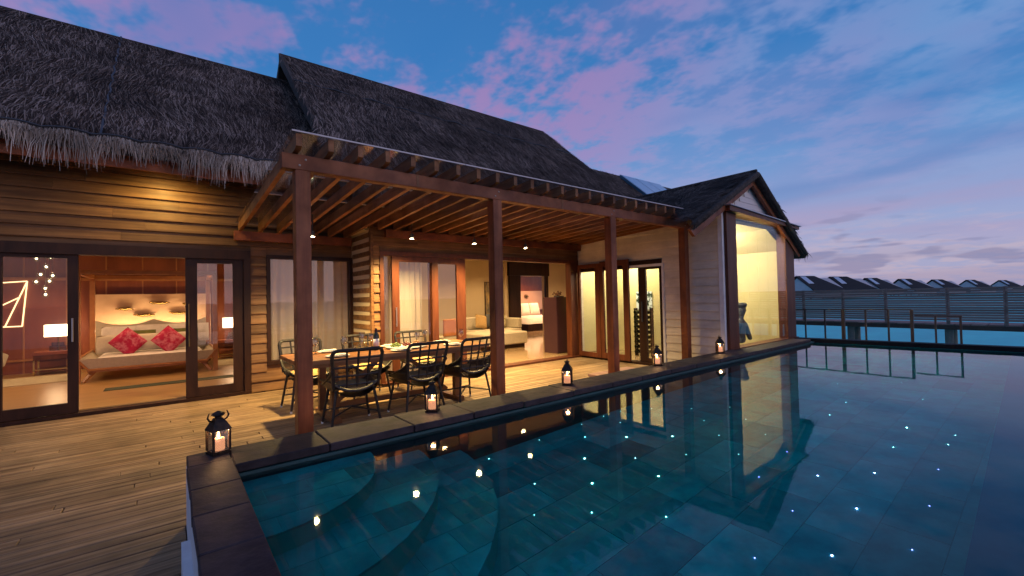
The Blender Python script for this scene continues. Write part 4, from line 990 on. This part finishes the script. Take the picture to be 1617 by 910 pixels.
# living room
ot = thing('ottoman', 'large cream upholstered ottoman on the polished living room floor', 'ottoman', (6.95, 9.5, .05))
obj('block', MB().box(-.75, .70, -.5, .5, .10, .42), FABC, ot, bevel=.03); box('plinth', (-.68, .63, -.43, .43, 0, .099), FRAME, ot)
so = thing('sofa', 'cream sofa with cushions behind the ottoman', 'sofa', (7.75, 10.45, .05))
obj('seat', MB().box(-1.1, .55, -.42, .42, .12, .42), FABC, so, bevel=.03); obj('backrest', MB().box(-1.1, .55, .28, .46, .421, .78), FABC, so, bevel=.03); obj('arm', MB().box(.40, .56, -.42, .279, .421, .72), FABC, so, bevel=.03); box('plinth', (-1.05, .5, -.38, .38, 0, .119), FRAME, so)
for x_, m, lb in ((7.15, FABT, 'orange tan cushion at the left of the sofa'), (7.50, DARKM, 'dark cushion in the middle of the sofa'), (7.85, mat('patterned gold cushion', (.30, .22, .05), (.62, .54, .36), .8, (14, 14, 14), 1.0, 0, 0, lo=.45, hi=.55), 'gold patterned cushion at the right of the sofa')):
    o = put(pillow_mesh(.40, .40, .13, m, 'cushion'), 'cushion', None, (x_, 10.50, .70), label=lb, cat='cushion', group='sofa cushions'); o.rotation_euler = (-.3, R(12), 0)
cb_ = thing('cabinet', 'tall dark purple brown cabinet inside the living room by the right door frame', 'cabinet', (7.40, 7.55, .05))
box('carcass', (-.26, .24, -.20, .25, 0, 1.32), mat('aubergine lacquer', (.055, .022, .034), (.07, .03, .04), .3, (2, 2, 2)), cb_); box('door', (-.25, .23, -.215, -.201, .03, 1.29), MATS['aubergine lacquer'], cb_)
box('bowl', (7.28, 7.46, 7.42, 7.58, 1.371, 1.40), DARKM, None, label='low dark bowl on top of the tall cabinet', cat='bowl')
fl = thing('dried_flowers', 'clump of dried brown flowers on top of the cabinet', 'flowers', (7.50, 7.66, 1.371))
mb = MB()
for k in range(46):
    a, e = random.random()*6.28, random.uniform(.3, 1.4); r_ = random.uniform(.06, .15); p = Vector((r_*math.cos(a)*math.cos(e)*1.3, r_*math.sin(a)*math.cos(e), .02+r_*math.sin(e)))
    mb.tube([(0, 0, 0), p], .0025, 3); mb.lathe([(.004, -.012), (.016, 0), (.004, .012)], p, 5)
obj('heads', mb, mat('dried flower', (.12, .05, .03), (.2, .09, .05), .9, (9, 9, 9)), fl, kind='stuff')
pt = thing('painting', 'tall narrow abstract painting on the living room wall behind the second post', 'painting', (7.98, 11.24, 1.32))
box('canvas', (-.16, .16, -.03, -.001, -.55, .55), mat('abstract canvas', (.10, .09, .08), (.45, .30, .12), .8, (9, 9, 3), 1.0, .1, 0, lo=.4, hi=.6), pt); obj('frame', MB().box(-.18, .18, -.02, -.0, .55, .57).box(-.18, .18, -.02, 0, -.57, -.55).box(-.18, -.16, -.02, 0, -.549, .549).box(.16, .18, -.02, 0, -.549, .549), FRAME, pt)
gb = thing('guest_bed', 'bed with white linen in the room beyond the living room doorway', 'bed', (11.9, 13.6, .05))
box('base', (-1.0, 1.2, -.8, 1.2, .0, .28), FRAME, gb); obj('mattress', MB().grid(lambda u, v: (-1.0+2.2*u, -.8+2.0*v, .28+.28*((1-(2*u-1)**10)*(1-(2*v-1)**10))), 14, 14), FABW, gb, smooth=True)
for x_, lb in ((11.75, 'white patterned pillow on the guest bed'), (12.3, 'second white pillow on the guest bed, to the right')):
    o = put(pillow_mesh(.52, .50, .16, FABW, 'pillow'), 'pillow', None, (x_, 14.0, .88), label=lb, cat='pillow', group='guest bed pillows'); o.rotation_euler = (-.3, 0, 0)
for k, (x_, z_) in enumerate(((11.7, 1.36), (12.15, 1.24), (12.6, 1.40))):
    mb = MB()
    for j in range(7):
        a = j*.9; mb.tube([(0, 0, 0), (.10*math.cos(a), -.01, .09*math.sin(a)), (.15*math.cos(a+.5), 0, .10*math.sin(a+.4))], [.012, .02, .004], 5)
    obj('leaf_ornament', mb, BRONZE, None, loc=(x_, 14.88, z_), label='bronze leaf ornament above the guest bed, ' + ('left', 'middle, lowest', 'right')[k], cat='wall ornament', group='guest wall ornaments')
ac = thing('desk_chair', 'orange backed chair seen through the living room door glass', 'chair', (5.15, 9.2, .05), R(200))
box('seat', (-.24, .24, -.24, .24, .36, .45), FABC, ac, bevel=.02); box('backrest', (-.24, .24, .20, .27, .46, .86), mat('orange leather', (.42, .15, .05), (.48, .18, .06), .5, (5, 5, 5)), ac, bevel=.02)
for sx in (-1, 1):
    for sy in (-1, 1): box('leg', (sx*.21-.018, sx*.21+.018, sy*.21-.018, sy*.21+.018, 0, .359), FRAME, ac)
# pool wing contents
wr = thing('wine_rack', 'tall rack of dark wine bottles just inside the pool wing door', 'wine rack', (8.25, 5.75, .04))
box('stand', (-.05, .05, -.22, -.19, 0, 1.05), FRAME, wr); box('stand', (-.05, .05, .19, .22, 0, 1.05), FRAME, wr)
for r_ in range(9):
    for c_ in range(3):
        obj('bottle', MB().lathe([(.034, 0), (.034, .17), (.012, .22), (.012, .28)], seg=10), MATS['dark bottle glass'], wr, loc=(-.14, -.13+c_*.13, .10+r_*.108)).rotation_euler = (0, R(90), 0)
    box('rail', (-.03, .03, -.19, .19, .055+r_*.108, .063+r_*.108), FRAME, wr)
SCR = mat('leafy print', (.02, .05, .04), (.75, .86, .92), .4, (9, 9, 9), 1.0, 0, 0, lo=.46, hi=.52)
pr = thing('leafy_picture', 'bright picture of pale leaves on the wall inside the pool wing', 'picture', (8.74, 6.05, 1.24))
box('print', (-.02, -.001, -.20, .22, -.20, .22), SCR, pr)
# sculpture behind the gable window (one body, seated bust with arms)
def skin(name, verts, edges, radii, m, parent=None, sub=2, **k):
    me = bpy.data.meshes.new(name); me.from_pydata(verts, edges, []); o = put(me, name, parent, **k)
    md = o.modifiers.new('skin', 'SKIN'); sk = me.skin_vertices[0].data
    for i, r_ in enumerate(radii): sk[i].radius = (r_, r_) if not isinstance(r_, tuple) else r_
    sk[0].use_root = True; o.modifiers.new('sub', 'SUBSURF').levels = sub; o.modifiers['sub'].render_levels = sub; md.use_smooth_shade = True
    me.materials.append(m); return o
sc_ = thing('figure_sculpture', 'dark grey sculpture of a seated figure behind the tall gable window', 'sculpture', (9.52, 4.25, .04))
box('plinth', (-.22, .22, -.2, .2, 0, .22), SCULPT, sc_, bevel=.02)
skin('figure', [(0, 0, .26), (0, 0, .42), (.0, 0, .58), (.0, .0, .70), (.01, 0, .79), (.02, 0, .88), (.04, 0, .98), (.10, 0, 1.08), (.17, -.0, .66), (.27, -.03, .48), (.29, -.08, .32), (-.17, 0, .66), (-.26, -.03, .48), (-.24, -.10, .32)],
     [(0, 1), (1, 2), (2, 3), (3, 4), (4, 5), (5, 6), (6, 7), (3, 8), (8, 9), (9, 10), (3, 11), (11, 12), (12, 13)],
     [(.14, .11), (.12, .10), (.15, .10), (.10, .08), .052, .085, .118, .085, .08, .06, .045, .07, .055, .04], SCULPT, sc_)

obj('hair', MB().lathe([(.02, -.06), (.10, -.03), (.125, .02), (.11, .06), (.04, .075)], (.055, .0, 1.06), 12), mat('carved hair', (.03, .034, .045), (.05, .055, .07), .7, (30, 30, 9), 1.0, .6, 0), sc_, smooth=True)
obj('nose', MB().tube([(.135, -.04, 1.0), (.165, -.05, .955), (.135, -.04, .945)], [.012, .018, .010], 6), SCULPT, sc_, smooth=True)
# ================================================================== BEYOND THE POOL
# railing on the far side of the pool edge
rg = thing('pool_railing', 'dark timber railing just beyond the far pool edge', 'railing', (10.95, 0, 0))
for y_, z1, w in ((3.50, .98, .013), (3.14, .98, .013), (2.82, 1.0, .028), (2.45, .99, .014), (2.10, .99, .014), (1.76, 1.0, .022), (1.44, .88, .013), (1.12, .88, .015)):
    box('post', (-w, w, y_-w, y_+w, -.3, z1), RAILM, rg)
obj('top_rail', MB().beam((0, 3.9, .98), (0, 1.76, 1.0), .03, .024), RAILM, rg); obj('top_rail', MB().beam((0, 1.722, .885), (0, 1.10, .885), .03, .024), RAILM, rg)
# slatted screen fence on the jetty
fe = thing('jetty_fence', 'long weathered slatted timber screen along the jetty', 'fence', (20, 0, 0))
ypost = [9.2, 7.7, 6.45, 5.15, 3.9, 2.33, 1.07, -.3, -1.7, -3.1, -4.6]
for y_ in ypost: box('post', (.02, .09, y_-.045, y_+.045, .2, 1.40), JETTY, fe)
for a, b in zip(ypost, ypost[1:]):
    for k in range(14):
        z_ = .31+k*.078; box('slat', (-.012, .012, b+.004, a-.004, z_+random.uniform(-.003, .003), z_+.068), JETTY, fe)
jt = thing('jetty', 'timber jetty on piles over the lagoon beyond the pool', 'jetty', (20.6, 0, 0))
for k in range(40): box('plank', (-.58, .75, -5+k*.36, -5+k*.36+.34, .17, .21), JETTY, jt)
box('bearer', (-.58, -.5, -5, 9.4, .02, .165), RAILM, jt); box('bearer', (.6, .68, -5, 9.4, .02, .165), RAILM, jt)
PILE = mat('wet concrete pile', (.16, .13, .11), (.24, .20, .17), .7, (6, 6, 2), 1.0, .2, .15)
for y_ in (8.2, 5.0, 2.35, -.4, -3.2):
    for x_ in (-.3, .5): obj('pile', MB().lathe([(.11, -2.2), (.11, .015)], seg=12), PILE, jt, loc=(x_, y_, 0))
# far water villas in a row
def far_villa(px, py, s, lb):
    t = thing('water_villa', lb, 'villa', (px, py, -1.6), R(-20+random.uniform(-5, 5)), group='row of water villas across the lagoon')
    # local: gable faces -x (towards the left), ridge along +x
    Lh, Wd, zw, zr_ = 13.0, 11.0, 2.6, 7.3; t.scale = (s, s, s)
    obj('wall', MB().prism([(0, -Wd/2, .6), (0, Wd/2, .6), (0, Wd/2, zw), (0, 0, zr_-.5), (0, -Wd/2, zw)], (Lh+2, 0, 0)), FARWALL, t)
    rf = obj('roof', MB().prism([(-.5, -Wd/2-.9, zw-.6), (-.5, 0, zr_), (Lh*.62, 0, zr_), (Lh+2.6, -Wd/2-.9, zw-.6)], (0, 0, .28)).prism([(-.5, Wd/2+.9, zw-.6), (-.5, 0, zr_), (Lh*.62, 0, zr_), (Lh+2.6, Wd/2+.9, zw-.6)], (0, 0, .28)).add([(Lh*.62, 0, zr_+.28), (Lh+2.6, -Wd/2-.9, zw-.32), (Lh+2.6, Wd/2+.9, zw-.32)], [(0, 1, 2)]), FARROOF, t)
    d_ = (zr_-zw+.6)/(Wd/2+.9)
    zz = lambda y_: zr_+d_*y_+.34
    obj('roof_light', MB().prism([(1.0, -.4, zz(-.4)), (3.4, -.4, zz(-.4)), (3.4, -3.2, zz(-3.2)), (1.0, -3.2, zz(-3.2))], (0, 0, .08)), mat('pale roof light', (.52, .52, .60), None, .3), rf)
    for i in range(3):
        for sy in (-1, 1): obj('pile', MB().lathe([(.2, -1), (.2, .6)], seg=8), PILE, t, loc=(1+i*Lh*.4, sy*Wd*.35, 0))
    box('window', (-.06, -.005, -1.6, 1.4, 1.0, 2.4), mat('dark window', (.02, .02, .03), None, .1), t)
for a in (
    (170.1, 56.5, 1.065, 'dark roofed water villa across the lagoon, partly hidden by the gable wing'),
    (188.7, 52.0, 1.035, 'dark roofed water villa across the lagoon, second from the gable wing'),
    (208.7, 46.4, 0.966, 'dark roofed water villa across the lagoon, third from the gable wing'),
    (229.2, 40.3, 0.904, 'dark roofed water villa across the lagoon, fourth from the gable wing'),
    (250.8, 33.5, 0.852, 'dark roofed water villa across the lagoon, fifth from the gable wing'),
    (273.5, 25.7, 0.811, 'dark roofed water villa across the lagoon, sixth from the gable wing'),
    (296.6, 17.6, 0.767, 'dark roofed water villa across the lagoon, seventh from the gable wing, near the right edge'),
    (320.8, 8.7, 0.717, 'dark roofed water villa across the lagoon, last in the row, cut by the right edge'),
    ): far_villa(*a)
